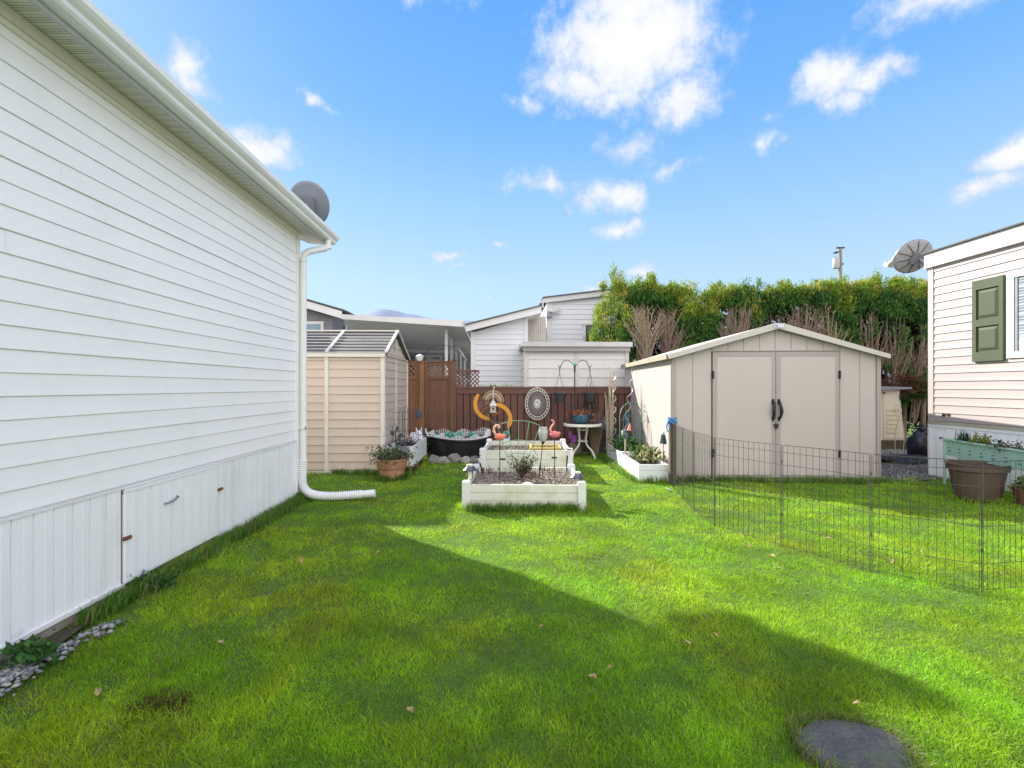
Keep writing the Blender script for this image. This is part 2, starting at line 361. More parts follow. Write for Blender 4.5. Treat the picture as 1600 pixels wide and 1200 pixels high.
mb = MB(True); mb.box((WX+.004, D0+.004, .712), (WX+.030, D1-.002, .733)); mb.box((WX+.004, D0+.003, .09), (WX+.022, D1-.008, .108)); mb.box((WX+.004, D0+.002, .1), (WX+.020, D0+.03, .70)); mb.build('door_frame', skirt_white, door)
hp = PX(270, 767, WX+.04); mb = MB(True)
mb.tube([(WX+.02, hp.y-.075, .545), (WX+.045, hp.y-.06, .545), (WX+.05, hp.y, .553), (WX+.045, hp.y+.06, .567), (WX+.02, hp.y+.075, .572)], .007); mb.build('handle', grey_metal, door, True)
for (yy, zz) in ((D0+.0, .40), (D1-.005, .50)):
    mb = MB(True); mb.box((WX+.022, yy-.018, zz-.012), (WX+.036, yy+.045, zz+.012)); mb.tube([(WX+.034, yy-.018, zz), (WX+.044, yy+.03, zz+.006)], .009); mb.build('latch', rust, door)
mb = MB(True); mb.box((WX-.003, -4.5, .736), (WX+.022, YE-.07, .752)); mb.build('ledge_trim', white_trim, house)
mb = MB(True); mb.box((WX+.0, -4.5, .075), (WX+.03, D0-.012, .10)); mb.build('bottom_rail', white_trim, house)
mb = MB(True); mb.box((WX-.1, -4.6, -.05), (WX+.004, YE-.03, .074)); mb.build('foundation', concrete, house)
# soffit with perforations
sm = bpy.data.materials.new('vented_soffit'); sm.use_nodes = True; t = sm.node_tree; n_ = t.nodes; l_ = t.links; b_ = n_['Principled BSDF']; b_.inputs['Roughness'].default_value = .5
tcn = n_.new('ShaderNodeTexCoord'); sx = n_.new('ShaderNodeSeparateXYZ'); l_.new(tcn.outputs['Object'], sx.inputs[0])
def m_(op, a, b=None):
    q = n_.new('ShaderNodeMath'); q.operation = op
    for i, v in enumerate((a, b)):
        if v is None: continue
        if isinstance(v, (int, float)): q.inputs[i].default_value = v
        else: l_.new(v, q.inputs[i])
    return q.outputs[0]
band = m_('LESS_THAN', m_('FRACT', m_('DIVIDE', m_('ADD', sx.outputs[1], 50), .082)), .60)
dy = m_('LESS_THAN', m_('FRACT', m_('DIVIDE', m_('ADD', sx.outputs[1], 50), .082/5)), .42)
dx = m_('LESS_THAN', m_('FRACT', m_('DIVIDE', m_('ADD', sx.outputs[0], 50), .017)), .62)
edge = m_('LESS_THAN', m_('ABSOLUTE', m_('SUBTRACT', m_('FRACT', m_('DIVIDE', m_('ADD', sx.outputs[1], 50), .082)), .80)), .035)
dots = m_('MAXIMUM', m_('MULTIPLY', m_('MULTIPLY', band, dy), dx), m_('MULTIPLY', edge, .5))
mx = n_.new('ShaderNodeMix'); mx.data_type = 'RGBA'; l_.new(dots, mx.inputs[0]); mx.inputs[6].default_value = (.76,.72,.68,1); mx.inputs[7].default_value = (.16,.15,.13,1); l_.new(mx.outputs[2], b_.inputs['Base Color'])
mb = MB(True); mb.add([(WX-.002,-4.5,3.408),(-2.315,-4.5,3.408),(-2.315,6.66,3.408),(WX-.002,6.66,3.408)], [(0,3,2,1)]); mb.build('soffit', sm, house)
mb = MB(True)
pr = [(-2.318,3.385),(-2.245,3.385),(-2.232,3.40),(-2.228,3.425),(-2.205,3.445),(-2.190,3.465),(-2.188,3.505),(-2.196,3.512),(-2.2,3.50),(-2.3,3.49),(-2.318,3.52)]
mb.prism([(a, -4.5, b) for a, b in pr], (0, 11.21, 0)); mb.build('gutter', white_trim, house)
mb = MB(True); mb.box((-2.345,-4.5,3.36), (-2.320,6.70,3.50)); mb.build('fascia', mat('fascia_grey', (.50,.52,.56), .4, .05), house)
mb = MB(True)   # roof with rake overhang
rz = lambda xx: 3.53+(-2.22-xx)*.27
mb.prism([(-2.22,-4.6,rz(-2.22)),(-6.5,-4.6,rz(-6.5)),(-6.5,-4.6,rz(-6.5)-.05),(-2.33,-4.6,rz(-2.22)-.03)], (0,11.33,0))
mb.prism([(-10.8,-4.6,rz(-2.22)),(-6.5,-4.6,rz(-6.5)),(-6.5,-4.6,rz(-6.5)-.05),(-10.8,-4.6,rz(-2.22)-.03)], (0,11.33,0)); mb.build('roof', shingle, house)
mb = MB(True)   # rake fascia + box end
mb.prism([(-2.33,6.66,3.375),(-2.345,6.66,3.50),(-2.4,6.66,rz(-2.4)-.055),(-6.5,6.66,rz(-6.5)-.055),(-10.7,6.66,3.50),(-10.7,6.66,3.375),(-6.5,6.66,rz(-6.5)-.22),(-2.9,6.66,rz(-2.9)-.19),(-2.6,6.66,3.40)], (0,.04,0)); mb.build('rake_board', white_trim, house)
mb = MB(True); mb.prism([(WX,YE,3.43),(-6.5,YE,rz(-6.5)-.06),(-10.4,YE,3.43)], (0,-.08,0)); mb.build('gable_wall', white_vinyl, house)
# downspout
mb = MB(True); mb.tube([(-2.27,6.50,3.39),(-2.27,6.48,3.30),(-2.29,6.45,3.265),(-2.44,6.30,3.18),(-2.49,6.26,3.13),(-2.497,6.255,3.05),(-2.497,6.25,.42)], .042, 12)
ds = mb.build('downspout', white_trim, house, True)
for zz in (3.05, 3.27):
    mb = MB(True); mb.tube([(-2.497,6.25,zz-.02),(-2.497,6.25,zz+.02)] if zz < 3.2 else [(-2.27,6.49,zz+.0),(-2.27,6.49,zz+.04)], .046, 12); mb.build('collar', white_trim, ds, True)
mb = MB(True); mb.box((-2.56,6.20,.90), (-2.447,6.212,.93)); mb.box((-2.455,6.20,.90), (-2.447,6.27,.93)); mb.build('strap', white_trim, ds)
# flexible drain
mb = MB(True); pts = []; rr = []
ctrl = [Vector(p) for p in ((-2.497,6.25,.50),(-2.50,6.24,.34),(-2.485,6.21,.20),(-2.42,6.17,.115),(-2.30,6.14,.075),(-2.1,6.13,.062),(-1.9,6.14,.07),(-1.72,6.14,.082))]
def crom(P, n):
    out = []
    for i in range(len(P)-1):
        p0, p1, p2, p3 = P[max(i-1,0)], P[i], P[i+1], P[min(i+2,len(P)-1)]
        for k in range(n):
            t = k/n; out.append(.5*((2*p1)+(-p0+p2)*t+(2*p0-5*p1+4*p2-p3)*t*t+(-p0+3*p1-3*p2+p3)*t**3))
    out.append(P[-1]); return out
cp = crom(ctrl, 14)
for i, p in enumerate(cp): pts.append(p); rr.append(.050+(.006 if i % 2 else -.004))
pts += [Vector((-1.70,6.14,.083)), Vector((-1.56,6.145,.092))]; rr += [.046,.048]
mb.tube(pts, rr, 14)
o = mb.build('drain_hose', white_trim, None, True); tag(o, 'white corrugated drain hose lying on the grass below the downspout', 'drain hose')

# satellite dish on house roof
def dish(name, label, c, n, r, m, sq=1.12, mast=None, lnb=True, ribsm=None, tilt=0):
    t = thing(name, label, 'satellite dish', c)
    n = Vector(n).normalized(); q = n.to_track_quat('Z', 'Y').to_matrix().to_4x4() @ Matrix.Rotation(tilt, 4, 'Z')
    pr = [(0.0, 0)]+[(r*k/8, .16*r*(k/8)**2) for k in range(1, 9)]+[(r*1.02, .16*r+.004), (r*1.0, .16*r-.02)]+[(r*k/8, .16*r*(k/8)**2-.012) for k in range(7, 0, -1)]+[(0.0,-.012)]
    mb = MB(); mb.lathe(pr, n=36, sx=1, sy=sq, m=q); mb.build('reflector', m, t, 'full')
    mb = MB(); mb.lathe([(r*.99,.16*r-.018),(r*1.035,.16*r-.01),(r*1.035,.16*r+.01),(r*.99,.16*r+.012)], n=36, sx=1, sy=sq, m=q); mb.build('rim', grey_metal, t, True)
    if ribsm:
        mb = MB()
        for k in range(10):
            a = 2*PI*k/10+.2
            pp = [q @ Vector((r*s*math.cos(a), r*s*sq*math.sin(a), .16*r*s*s-.018)) for s in (.08,.3,.6,.98)]
            mb.tube(pp, .005, 5)
        mb.build('rib', ribsm, t)
    mb = MB(); mb.box((-.09,-.09,-.10), (.09,.09,-.016), q); mb.build('mount_plate', grey_metal, t)
    if mast:
        mb = MB(); mb.tube([q @ Vector((0,0,-.08))]+[Vector(p)-Vector(c) for p in mast], .022, 10); mb.build('mast', grey_metal, t, True)
    if lnb:
        tip = q @ Vector((0, -.75*r, r*1.35)); mb = MB(); mb.tube([q @ Vector((0,-r*sq*.98,.1*r)), q @ Vector((0,-r*.8,r*.6)), tip], .011, 6); a = mb.build('feed_arm', grey_metal, t)
        mb = MB(); mb.box((-.05,-.035,-.05), (.05,.035,.05), Matrix.Translation(tip) @ q); mb.tube([tip, q @ Vector((0,-.15*r,r*1.0))], [.03,.042], 10); mb.build('receiver', mat('lnb_cream', (.5,.45,.36), .6), a)
    return t
dc = PY(482, 319, 6.60)
dish('satellite_dish', 'grey round satellite dish rising behind the gutter of the white house', dc, (-.12,.92,.36), .255, mat('dish_grey', (.19,.21,.25), .5, .06), mast=[(dc.x-.02, dc.y-.12, dc.z-.15), (-2.62, 6.45, 3.62)], lnb=False)

# ================================================================ BEIGE SHED (left)
SX, SY0, SY1 = -1.90, 8.05, 10.10
shed = thing('beige_shed', 'small beige lap-sided storage shed with ribbed grey roof beside the white house', 'shed', (SX, SY0, 0))
XL = -3.9; ym = 8.95; ze = 1.975; zr = 2.42
wall_box('wall', [(XL,SY0+.012),(SX-.012,SY0+.012),(SX-.012,SY1),(XL,SY1)], 0, ze, beige_wall, shed)
lap((XL,SY0+.01), (SX-.02,SY0+.01), .06, ze, .139, (0,-1), seg=2, proud=.016).build('front_siding', beige_wall, shed)
gt = lambda s: ze+(zr-ze)*(1-abs((SY0+s*(SY1-SY0))-ym)/((ym-SY0) if SY0+s*(SY1-SY0) < ym else (SY1-ym)))-.03
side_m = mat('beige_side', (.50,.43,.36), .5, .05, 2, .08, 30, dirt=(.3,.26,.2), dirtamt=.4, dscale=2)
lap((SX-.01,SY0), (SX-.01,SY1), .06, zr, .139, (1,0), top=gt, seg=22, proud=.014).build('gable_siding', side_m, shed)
cream = mat('cream_trim', (.66,.62,.54), .5, .08, 4, .05)
for lo, hi in (((SX-.05,SY0-.02,0),(SX+.02,SY0+.04,ze)),((-2.865,SY0-.022,0),(-2.80,SY0+.01,ze)),((SX-.03,9.0,.0),(SX+.016,9.02,ze)),((SX-.03,SY1-.03,.0),(SX+.018,SY1+.02,ze))):
    mb = MB(True); mb.box(lo, hi); mb.build('corner_post', cream, shed)
mb = MB(True); mb.box((XL,SY0-.05,ze-.045), (SX+.035,SY0-.0,ze+.012)); mb.build('eave_trim', cream, shed); mb = MB(True); mb.box((XL,SY0-.018,0), (SX,SY0+.0,.05)); mb.build('base_trim', cream, shed)
roofm = mat('metal_roof', (.11,.105,.10), .65, .15, 3, .1, spec=.2); rib_w = mat('roof_rib', (.50,.50,.49), .4, .08)
mb = MB(True)
rf = [(SX+.06,SY0-.03,ze+.014),(SX+.06,ym,zr+.02),(SX+.06,SY1+.05,ze+.0),(SX+.06,SY1+.05,ze-.03),(SX+.06,ym,zr-.02),(SX+.06,SY0-.03,ze-.02)]
mb.prism(rf, (XL-SX-.1,0,0)); roof = mb.build('roof', roofm, shed)
mb = MB(True)
for k in range(8):
    f = k/7; p = Vector((0, SY0-.02, ze+.03)).lerp(Vector((0, ym-.02, zr+.036)), f); mb.bar((XL,p.y,p.z), (SX+.04,p.y,p.z), .012, .014)
mb.build('roof_ribs', rib_w, roof)
mb = MB(True)
for xx in (SX+.045, -2.83, -3.2-.55):
    mb.bar((xx,SY0-.03,ze+.035), (xx,ym,zr+.05), .045, .03)
mb.bar((SX+.045,ym,zr+.05), (SX+.045,SY1+.05,ze+.02), .035, .03); mb.bar((XL,ym,zr+.045), (SX+.05,ym,zr+.045), .09, .02); mb.bar((SX+.02,SY0,ze-.0),(SX+.02,SY1,ze-.0),.03,.012); mb.build('roof_trim', cream, roof)
mb = MB(True)
for k in range(14):
    a = 2*PI*k/14; a2 = 2*PI*(k+1)/14
    mb.bar((SX+.016,8.95+.085*math.cos(a),2.2+.085*math.sin(a)), (SX+.016,8.95+.085*math.cos(a2),2.2+.085*math.sin(a2)), .015, .015, (1,0,0))
for k in range(5): mb.box((SX+.005,8.90,2.145+k*.025), (SX+.02,9.0,2.155+k*.025))
mb.build('vent', cream, shed)

# ================================================================ FENCES
FY = 10.4
def plank_wall(mb, x0, x1, z0, z1, y, wd=.14, gap=.006, th=.02, batten=False, jit=.0):
    xx = x0
    while xx < x1-.02:
        a = min(xx+wd-gap, x1); o = random.uniform(-jit, jit)
        mb.box((xx, y-th, z0), (a, y, z1+o)); xx += wd
def lattice(mb, x0, x1, z0, z1, y, step=.085, wd=.022):
    for sg in (1, -1):
        c = -((z1-z0))-(x1-x0)
        k = -40
        while k < 60:
            # line x - x0 = k*step + sg*(z-z0)
            pts = []
            xa = x0+k*step
            za, zb = z0, z1; xA, xB = xa, xa+sg*(z1-z0)
            if xA > xB: xA, xB, za, zb = xB, xA, zb, za
            lo, hi = max(xA, x0), min(xB, x1)
            if hi-lo > .01:
                fz = lambda q: za+(zb-za)*(q-xA)/(xB-xA)
                mb.bar((lo, y+(.006 if sg > 0 else -.006), fz(lo)), (hi, y+(.006 if sg > 0 else -.006), fz(hi)), wd, .008, (0,1,0))
            k += 1
def tall_panel(x0, x1, label, name='lattice_fence', y=FY, handle=False):
    t = thing(name, label, 'fence', ((x0+x1)/2, y, 0))
    mb = MB(True); plank_wall(mb, x0+.02, x1-.02, .05, 1.62, y-.01, .135, .004); mb.build('boards', wood_brown, t)
    mb = MB(True)
    for za, zb in ((1.60,1.665),(1.90,1.96),(.08,.16)): mb.box((x0,y-.05,za), (x1,y-.032,zb))
    mb.box((x0,y-.052,.06), (x0+.06,y-.03,1.96)); mb.box((x1-.06,y-.052,.06), (x1,y-.03,1.96)); mb.box((x0-.02,y-.065,1.961), (x1+.02,y+.03,1.99)); mb.build('frame', wood_brown, t)
    mb = MB(True); lattice(mb, x0+.05, x1-.05, 1.665, 1.90, y-.02, .105, .024); mb.build('lattice', wood_cedar, t)
    return t
tall_panel(-1.97, -1.69, 'narrow brown lattice-topped fence panel between the beige shed and the cedar post')
def fpost(x, y, h, wd, m, label):
    t = thing('fence_post', label, 'post', (x, y, 0)); mb = MB(); mb.bbox((-wd/2,-wd/2,-.02), (wd/2,wd/2,h), .004); mb.build('post', m, t); mb = MB(); mb.bbox((-wd/2-.015,-wd/2-.015,h), (wd/2+.015,wd/2+.015,h+.025), .008); mb.build('cap', m, t)
fpost(-1.63, FY-.04, 1.955, .10, wood_cedar, 'light cedar post left of the lattice-topped gate')
tall_panel(-1.57, -1.0, 'brown board gate with a square lattice top next to the low fence', 'garden_gate')
fpost(-.945, FY-.04, 2.0, .09, wood_brown, 'brown post right of the lattice-topped gate, where the low fence starts')
low = thing('board_fence', 'low dark brown board fence behind the raised beds and round table', 'fence', (1, FY, 0))
mb = MB(True)
xx = -.89
while xx < 3.2:
    wd = .145; mb.box((xx, FY-.03, .04), (xx+wd-.022, FY-.01, 1.31)); xx += wd
mb.build('boards', stain_brown, low)
mb = MB(True); mb.box((-.89,FY-.008,.04), (3.2,FY+.004,1.30)); mb.build('backing_boards', mat('fence_back', (.035,.02,.017), .9), low)
mb = MB(True); mb.box((-.89,FY-.055,1.29), (3.2,FY-.031,1.405)); mb.box((-.90,FY-.07,1.406), (3.2,FY+.03,1.438)); mb.box((-.89,FY-.05,.10), (3.2,FY-.031,.19)); mb.build('rail', stain_brown, low)
lf = thing('lattice_fence', 'dark diamond lattice fence seen above the low brown fence beside the white building', 'fence', (-.9, 11.3, 0))
mb = MB(True); lattice(mb, -1.0, -.45, 1.42, 1.78, 11.3, .10, .022); mb.build('lattice', stain_brown, lf)
mb = MB(True); mb.box((-1.0,11.27,1.78), (-.45,11.33,1.83)); mb.box((-1.0,11.27,0), (-.45,11.33,1.42)); mb.build('boards', stain_brown, lf)

# ================================================================ RIGHT SHED
RA = -.065
gs = thing('garden_shed', 'large beige resin garden shed with closed double doors behind the wire pen', 'shed', (2.67, 7.37, 0), RA)
resin = mat('resin_beige', (.475,.425,.395), .5, .03, 1.5, .22, 70, low=(.30,.5), dirt=(.45,.42,.36), dirtamt=.3, dscale=1.5)
resin_d = mat('resin_taupe', (.36,.315,.295), .5, .04, 1.5, .1, 90)
W_, D_, ZE, ZP = 3.13, 3.7, 1.96, 2.34
mb = MB(); mb.prism([(0,.03,0),(W_,.03,0),(W_,.03,ZE),(W_/2,.03,ZP),(0,.03,ZE)], (0,D_-.03,0)); mb.build('wall', resin, gs)
def zt(x): return ZE+(ZP-ZE)*(1-abs(x-W_/2)/(W_/2))
# front panels with grooves
mb = MB(); edges = [.06,.31,.60]
def vpanel(mb, xa, xb, za, yo=0.0, th=.012):
    z0, z1 = zt(xa)-.03, zt(xb)-.03; z0 = z0 if za == 0 else z0
    mb.prism([(xa+.004,yo+.03,za),(xb-.004,yo+.03,za),(xb-.004,yo+.03,z1),(xa+.004,yo+.03,z0)], (0,-th,0))
DX0, DX1, DZ = .615, 2.52, 1.97
for xa, xb in ((.06,.32),(.32,.60),(2.535,2.83),(2.83,3.07)): vpanel(mb, xa, xb, .03)
for k in range(8):
    xa = .615+k*.238; xb = xa+.238
    if xa < W_/2-.01 < xb-.02: pass
    mb.prism([(xa+.004,.03,1.99),(xb-.004,.03,1.99),(xb-.004,.03,max(1.995,zt(xb)-.04)),(xa+.004,.03,max(1.995,zt(xa)-.04))], (0,-.012,0))
mb.build('front_panels', resin, gs)
mb = MB(); mb.box((0,-.002,0), (.058,.045,ZE)); mb.box((-.012,.01,0),(0,.06,ZE)); mb.build('corner_trim', resin_d, gs); mb = MB(); mb.box((W_-.058,-.002,0), (W_,.045,ZE)); mb.build('corner_trim', resin_d, gs)
mb = MB(); mb.box((DX0-.006,.016,.02), (DX1+.006,.0285,DZ+.008)); mb.build('door_gap', mat('gap_brown', (.10,.085,.075), .8), gs)
for k in (0, 1):
    xa = DX0+.004 if k == 0 else (DX0+DX1)/2+.004; xb = (DX0+DX1)/2-.004 if k == 0 else DX1-.004
    d = MB(); d.box((xa,.0,.045), (xb,.014,DZ)); dd = d.build('door', resin_d, gs, label=('left' if k == 0 else 'right')+' shed door with recessed pale panel')
    p = MB(); bw = .06
    x0,x1,z0,z1 = xa+bw+(.005 if k else 0), xb-bw, .075, DZ-.085
    p.add([(x0,-.001,z0),(x1,-.001,z0),(x1,-.001,z1),(x0,-.001,z1),(x0+.014,-.008,z0+.014),(x1-.014,-.008,z0+.014),(x1-.014,-.008,z1-.014),(x0+.014,-.008,z1-.014)], [(0,1,5,4),(1,2,6,5),(2,3,7,6),(3,0,4,7),(4,5,6,7)])
    p.build('door_panel', resin, dd)
    hx = xb-.04 if k == 0 else xa+.04; s = 1 if k else -1
    h = MB(); zc = 1.08
    h.tube([(hx,-.005,zc+.14),(hx,-.03,zc+.13),(hx+.004*s,-.055,zc+.06),(hx+.014*s,-.065,zc-.01),(hx+.010*s,-.05,zc-.08),(hx,-.03,zc-.13),(hx,-.004,zc-.14)], [.016,.018,.021,.025,.019,.015,.013], 10)
    h.box((hx-.018,-.008,zc+.09), (hx+.018,.0,zc+.17)); h.box((hx-.014,-.008,zc-.17), (hx+.014,.0,zc-.10)); h.build('handle', black_metal, dd, True)
    for zz in (.42, 1.62):
        q = MB(); ex = xa if k == 0 else xb; q.box((ex-.016,-.014,zz-.06), (ex+.016,-.001,zz+.06)); q.tube([(ex,-.016,zz-.06),(ex,-.016,zz+.06)], .009); q.build('hinge', black_metal, dd)
mb = MB(); cxm = (DX0+DX1)/2; mb.box((cxm-.035,-.022,.845), (cxm+.035,-.001,.865)); mb.box((cxm-.02,-.032,.80), (cxm+.02,-.008,.845)); mb.tube([(cxm-.014,-.02,.845),(cxm-.014,-.02,.88),(cxm,-.02,.895),(cxm+.014,-.02,.88),(cxm+.014,-.02,.845)], .004, 6); mb.build('padlock', black_metal, gs)
mb = MB(); yo = -.10
poly = [(-.08,yo,ZE-.04),(W_/2-.07,yo,ZP+.055),(W_/2+.07,yo,ZP+.055),(W_+.08,yo,ZE-.04),(W_+.07,yo,ZE-.10),(W_/2,yo,ZP-.025),(-.07,yo,ZE-.10)]
roof_r = mat('resin_roof', (.48,.46,.42), .5, .05, 2, .1, 60)
mb.prism(poly, (0,.035,0)); rb = mb.build('roof_trim', mat('resin_fascia', (.50,.475,.435), .5, .04, 2, .05), gs)
mb = MB(); mb.prism([(-.09,yo+.036,ZE-.03),(W_/2,yo+.036,ZP+.065),(W_+.09,yo+.036,ZE-.03),(W_+.09,yo+.036,ZE-.065),(W_/2,yo+.036,ZP+.03),(-.09,yo+.036,ZE-.065)], (0,D_+.1,0)); rr_ = mb.build('roof', roof_r, gs)
mossy = mat('mossy_edge', (.34,.31,.24), .8, .15, 8, .5, 60, dirt=(.26,.22,.11), dirtamt=.8, dscale=9)
mb = MB()
for k in range(4): mb.box((-.105,yo+.05+k*.93,ZE-.10), (-.075,yo+.05+k*.93+.915,ZE-.02))
mb.build('eave_trim', mossy, rr_)
mb = MB(); mb.bbox((W_/2-.075,yo-.012,ZP-.012), (W_/2+.085,yo-.001,ZP+.040), .01); bd = mb.build('badge', mat('badge_white', (.62,.62,.72), .4, .02), gs)
mb = MB()
for q in (-.062, .07): mb.lathe([(.006,0),(.006,.004),(0,.004)], (0,0,0), 8, m=Matrix.Translation((W_/2+.003+q,yo-.013,ZP+.014)) @ Matrix.Rotation(R(90),4,'X'))
mb.lathe([(.011,0),(.011,.004),(0,.004)], (0,0,0), 8, m=Matrix.Translation((W_/2-.035,yo-.013,ZP+.012)) @ Matrix.Rotation(R(90),4,'X')); mb.build('badge_mark', mat('badge_blue', (.03,.025,.14), .4), bd)
# left wall vertical grooves
mb = MB(); yy = .06
while yy < D_-.2:
    mb.box((-.006,yy+.003,.03), (.0,yy+.237,ZE-.02)); yy += .24
mb.build('side_panels', resin, gs)
mb = MB(); mb.box((-.005,-.02,-.02), (W_+.02,.02,.028)); mb.build('base', mat('shed_base', (.42,.41,.38), .7, .1), gs)

# small storage box behind right
ss = thing('storage_box_shed', 'small cream slatted storage shed with grey lid, in the gap right of the garden shed', 'storage shed', (9.2, 11.2, 0))
cr2 = mat('storage_cream', (.60,.54,.42), .6, .1, 3, .1, dirt=(.45,.41,.24), dirtamt=.5, dscale=3)
mb = MB(True); mb.prism([(8.4,11.2,.18),(9.62,11.2,.18),(9.50,11.2,1.40),(8.4,11.2,1.36)], (0,1.0,0)); mb.build('body', cr2, ss)
mb = MB(True); mb.prism([(9.12,11.185,.22),(9.58,11.185,.22),(9.47,11.185,1.32),(9.10,11.185,1.32)], (0,.012,0)); mb.build('door', cr2, ss)
mb = MB(True)
for k in range(6): mb.box((9.17,11.172,.34+k*.105), (9.47,11.186,.34+k*.105+.06))
mb.build('slats', mat('slat_olive', (.55,.51,.33), .6, .15, 4, .1), ss)
mb = MB(True); mb.prism([(8.3,11.10,1.36),(9.72,11.10,1.385),(9.72,11.10,1.43),(8.3,11.10,1.47)], (0,1.2,.0)); mb.build('lid', mat('lid_grey', (.20,.21,.23), .6, .15, 4, .2), ss)
mb = MB(True); mb.box((9.49,11.165,1.12), (9.52,11.185,1.26)); mb.build('hinge', black_metal, ss); mb = MB(True); mb.box((9.10,11.165,1.28),(9.14,11.185,1.31)); mb.build('latch', black_metal, ss)
mb = MB(); mb.box((-.85,-.09,0), (.85,.09,.17)); mb.box((-.85,-.07,.171), (.8,.08,.20))
o = thing('timber_edging', 'mossy dark railway timber lying in front of the small cream storage shed', 'timber', (8.55,10.85,0)); mb.build('timber', mat('old_timber', (.07,.055,.035), .95, .4, 8, .8, 40, dirt=(.08,.10,.03), dirtamt=.7, dscale=5), o)
o = MB(); o.blob((0,0,.36), (.27,.24,.40), .12, 5, 16); o.blob((.04,0,.80), (.10,.10,.12), .3, 9, 10); o.blob((.02,.0,.70), (.16,.14,.12), .2, 3, 12)
q = o.build('garbage_bag', mat('bag_black', (.018,.02,.028), .3, .3, 8, .8, 14), None, 'full'); q.location = (8.20, 9.15, 0); q.scale = (.9,.9,.74); tag(q, 'knotted dark plastic garbage bag standing at the corner of the house on the right', 'garbage bag')
o = MB(); o.blob((0,0,.05), (.5,.3,.09), .3, 8, 18); q = o.build('tarp', mat('tarp_black', (.015,.015,.015), .6, .2, 6, .8, 12), None, 'full'); q.location = (7.55, 8.95, 0); tag(q, 'crumpled black tarp lying on the gravel beside the garden shed', 'tarp')
t = thing('wire_ornament', 'pale curled wire ornament leaning behind the garbage bag', 'ornament', (8.35, 9.9, 0)); mb = MB()
sp_ = [(.10*math.exp(-a*.16)*math.cos(a), 0, .95+.12*math.exp(-a*.16)*math.sin(a)) for a in np.linspace(0, 9, 40)]
mb.tube(sp_, .008, 5); mb.tube([(-.05,0,0),(-.04,0,.5),(.10,0,.95)], .008, 5); mb.tube([(.12,0,0),(.16,0,.4),(.12,0,.7),(.0,0,.8)], .008, 5); mb.build('scroll', mat('pale_metal', (.45,.4,.33), .5), t)

# ================================================================ RIGHT HOUSE
HX, HY = 6.78, 7.42
rh = thing('grey_house', 'pale pinkish-grey sided house at the right edge with one green shutter', 'house', (HX, HY, 0))
pink = mat('pink_siding', (.35,.305,.295), .5, .03, 1, .06, 30, dirt=(.5,.46,.36), dirtamt=.2, dscale=1.2)
wall_box('wall', [(HX+.002,-2),(HX+.002,HY-.005),(14,HY-.005),(14,-2)], .05, 3.45, pink, rh)
lap((HX,HY-.075), (HX,-2), .91, 3.32, .1215, (-1,0), seg=2, proud=.014).build('siding', pink, rh)
mb = MB(True); mb.box((HX-.02,HY-.085,.86), (HX+.06,HY+.005,3.32)); mb.build('corner_trim', mat('pink_trim', (.38,.345,.325), .5, .03), rh)
moss_led = mat('mossy_ledge', (.40,.37,.28), .8, .2, 5, .3, dirt=(.30,.27,.12), dirtamt=.7, dscale=4)
mb = MB(True); mb.box((HX-.03,-2,.855), (HX+.0,HY,.905)); mb.build('ledge', moss_led, rh)
ribs(-2, HY, .045, .855, rh, 'skirting', skirt_white, X=HX, sgn=-1, step=.15, base=.006)
mb = MB(True); mb.box((HX-.028,-2,.815), (HX-.001,HY-.0,.853)); mb.box((HX-.024,HY-.04,.045), (HX+.02,HY+.006,.853)); mb.build('skirting_trim', white_trim, rh)
mb = MB(True); mb.box((HX-.06,-2,3.30), (HX-.03,HY+.03,3.52)); mb.box((HX-.03,HY+.0,3.30), (HX+4,HY+.03,3.52)); mb.build('fascia', mat('fascia_white', (.52,.51,.49), .5, .04), rh)
mb = MB(True); mb.box((HX-.03,-2,3.30), (HX+.01,HY,3.318)); mb.build('soffit', soffit_white, rh)
mb = MB(True); mb.prism([(HX-.09,-2,3.525),(HX-.09,-2,3.545),(HX+3.6,-2,4.35),(14,-2,3.525)], (0,HY+2.06,0)); mb.build('roof', shingle, rh)
zt_, zb_ = 2.93, 1.82
mb = MB(True); fx = HX-.035
W0, W1 = 4.6, 6.235
for lo, hi in (((fx,W0,zb_-.005),(HX+.0,W1,zb_+.075)), ((fx,W0,zt_-.06),(HX+.0,W1,zt_+.02)), ((fx,W1-.085,zb_+.0755),(HX,W1,zt_-.0605)), ((fx,W0,zb_+.0755),(HX,W0+.085,zt_-.0605)), ((fx,5.40,zb_+.0755),(HX,5.46,zt_-.0605))): mb.box(lo, hi)
wf = mb.build('window', white_trim, rh)
mb = MB(True)
mb.box((fx+.012,W1-.125,zb_+.076),(HX-.003,W1-.086,zt_-.061)); mb.build('sash', grey_metal, wf); mb = MB(True); mb.box((fx+.012,W0+.086,zb_+.076),(HX-.003,W0+.11,zt_-.061)); mb.build('sash', grey_metal, wf)
mb = MB(True); mb.add([(HX-.012,W0+.08,zb_+.07),(HX-.012,W1-.08,zb_+.07),(HX-.012,W1-.08,zt_-.05),(HX-.012,W0+.08,zt_-.05)], [(0,1,2,3)]); mb.build('glass', mat('pane_blue', (.16,.20,.24), .12, .1, 1, 0, spec=.8), wf)
mb = MB(True)
for k in range(26): mb.box((HX-.014,W0+.1,zb_+.09+k*.037), (HX-.0125,W1-.13,zb_+.09+k*.037+.012))
mb.build('blind', mat('blind', (.35,.38,.40), .6), wf)
sy0, sy1, sz0, sz1 = 6.268, 6.69, 1.79, 2.93; green = mat('shutter_green', (.074,.090,.052), .6, .06, 3, .12, 60, spec=.2); sxx = HX-.048
mb = MB(True)
sw = .055
mb.box((sxx,sy0,sz0), (HX-.012,sy0+sw,sz1)); mb.box((sxx,sy1-sw,sz0), (HX-.012,sy1,sz1))
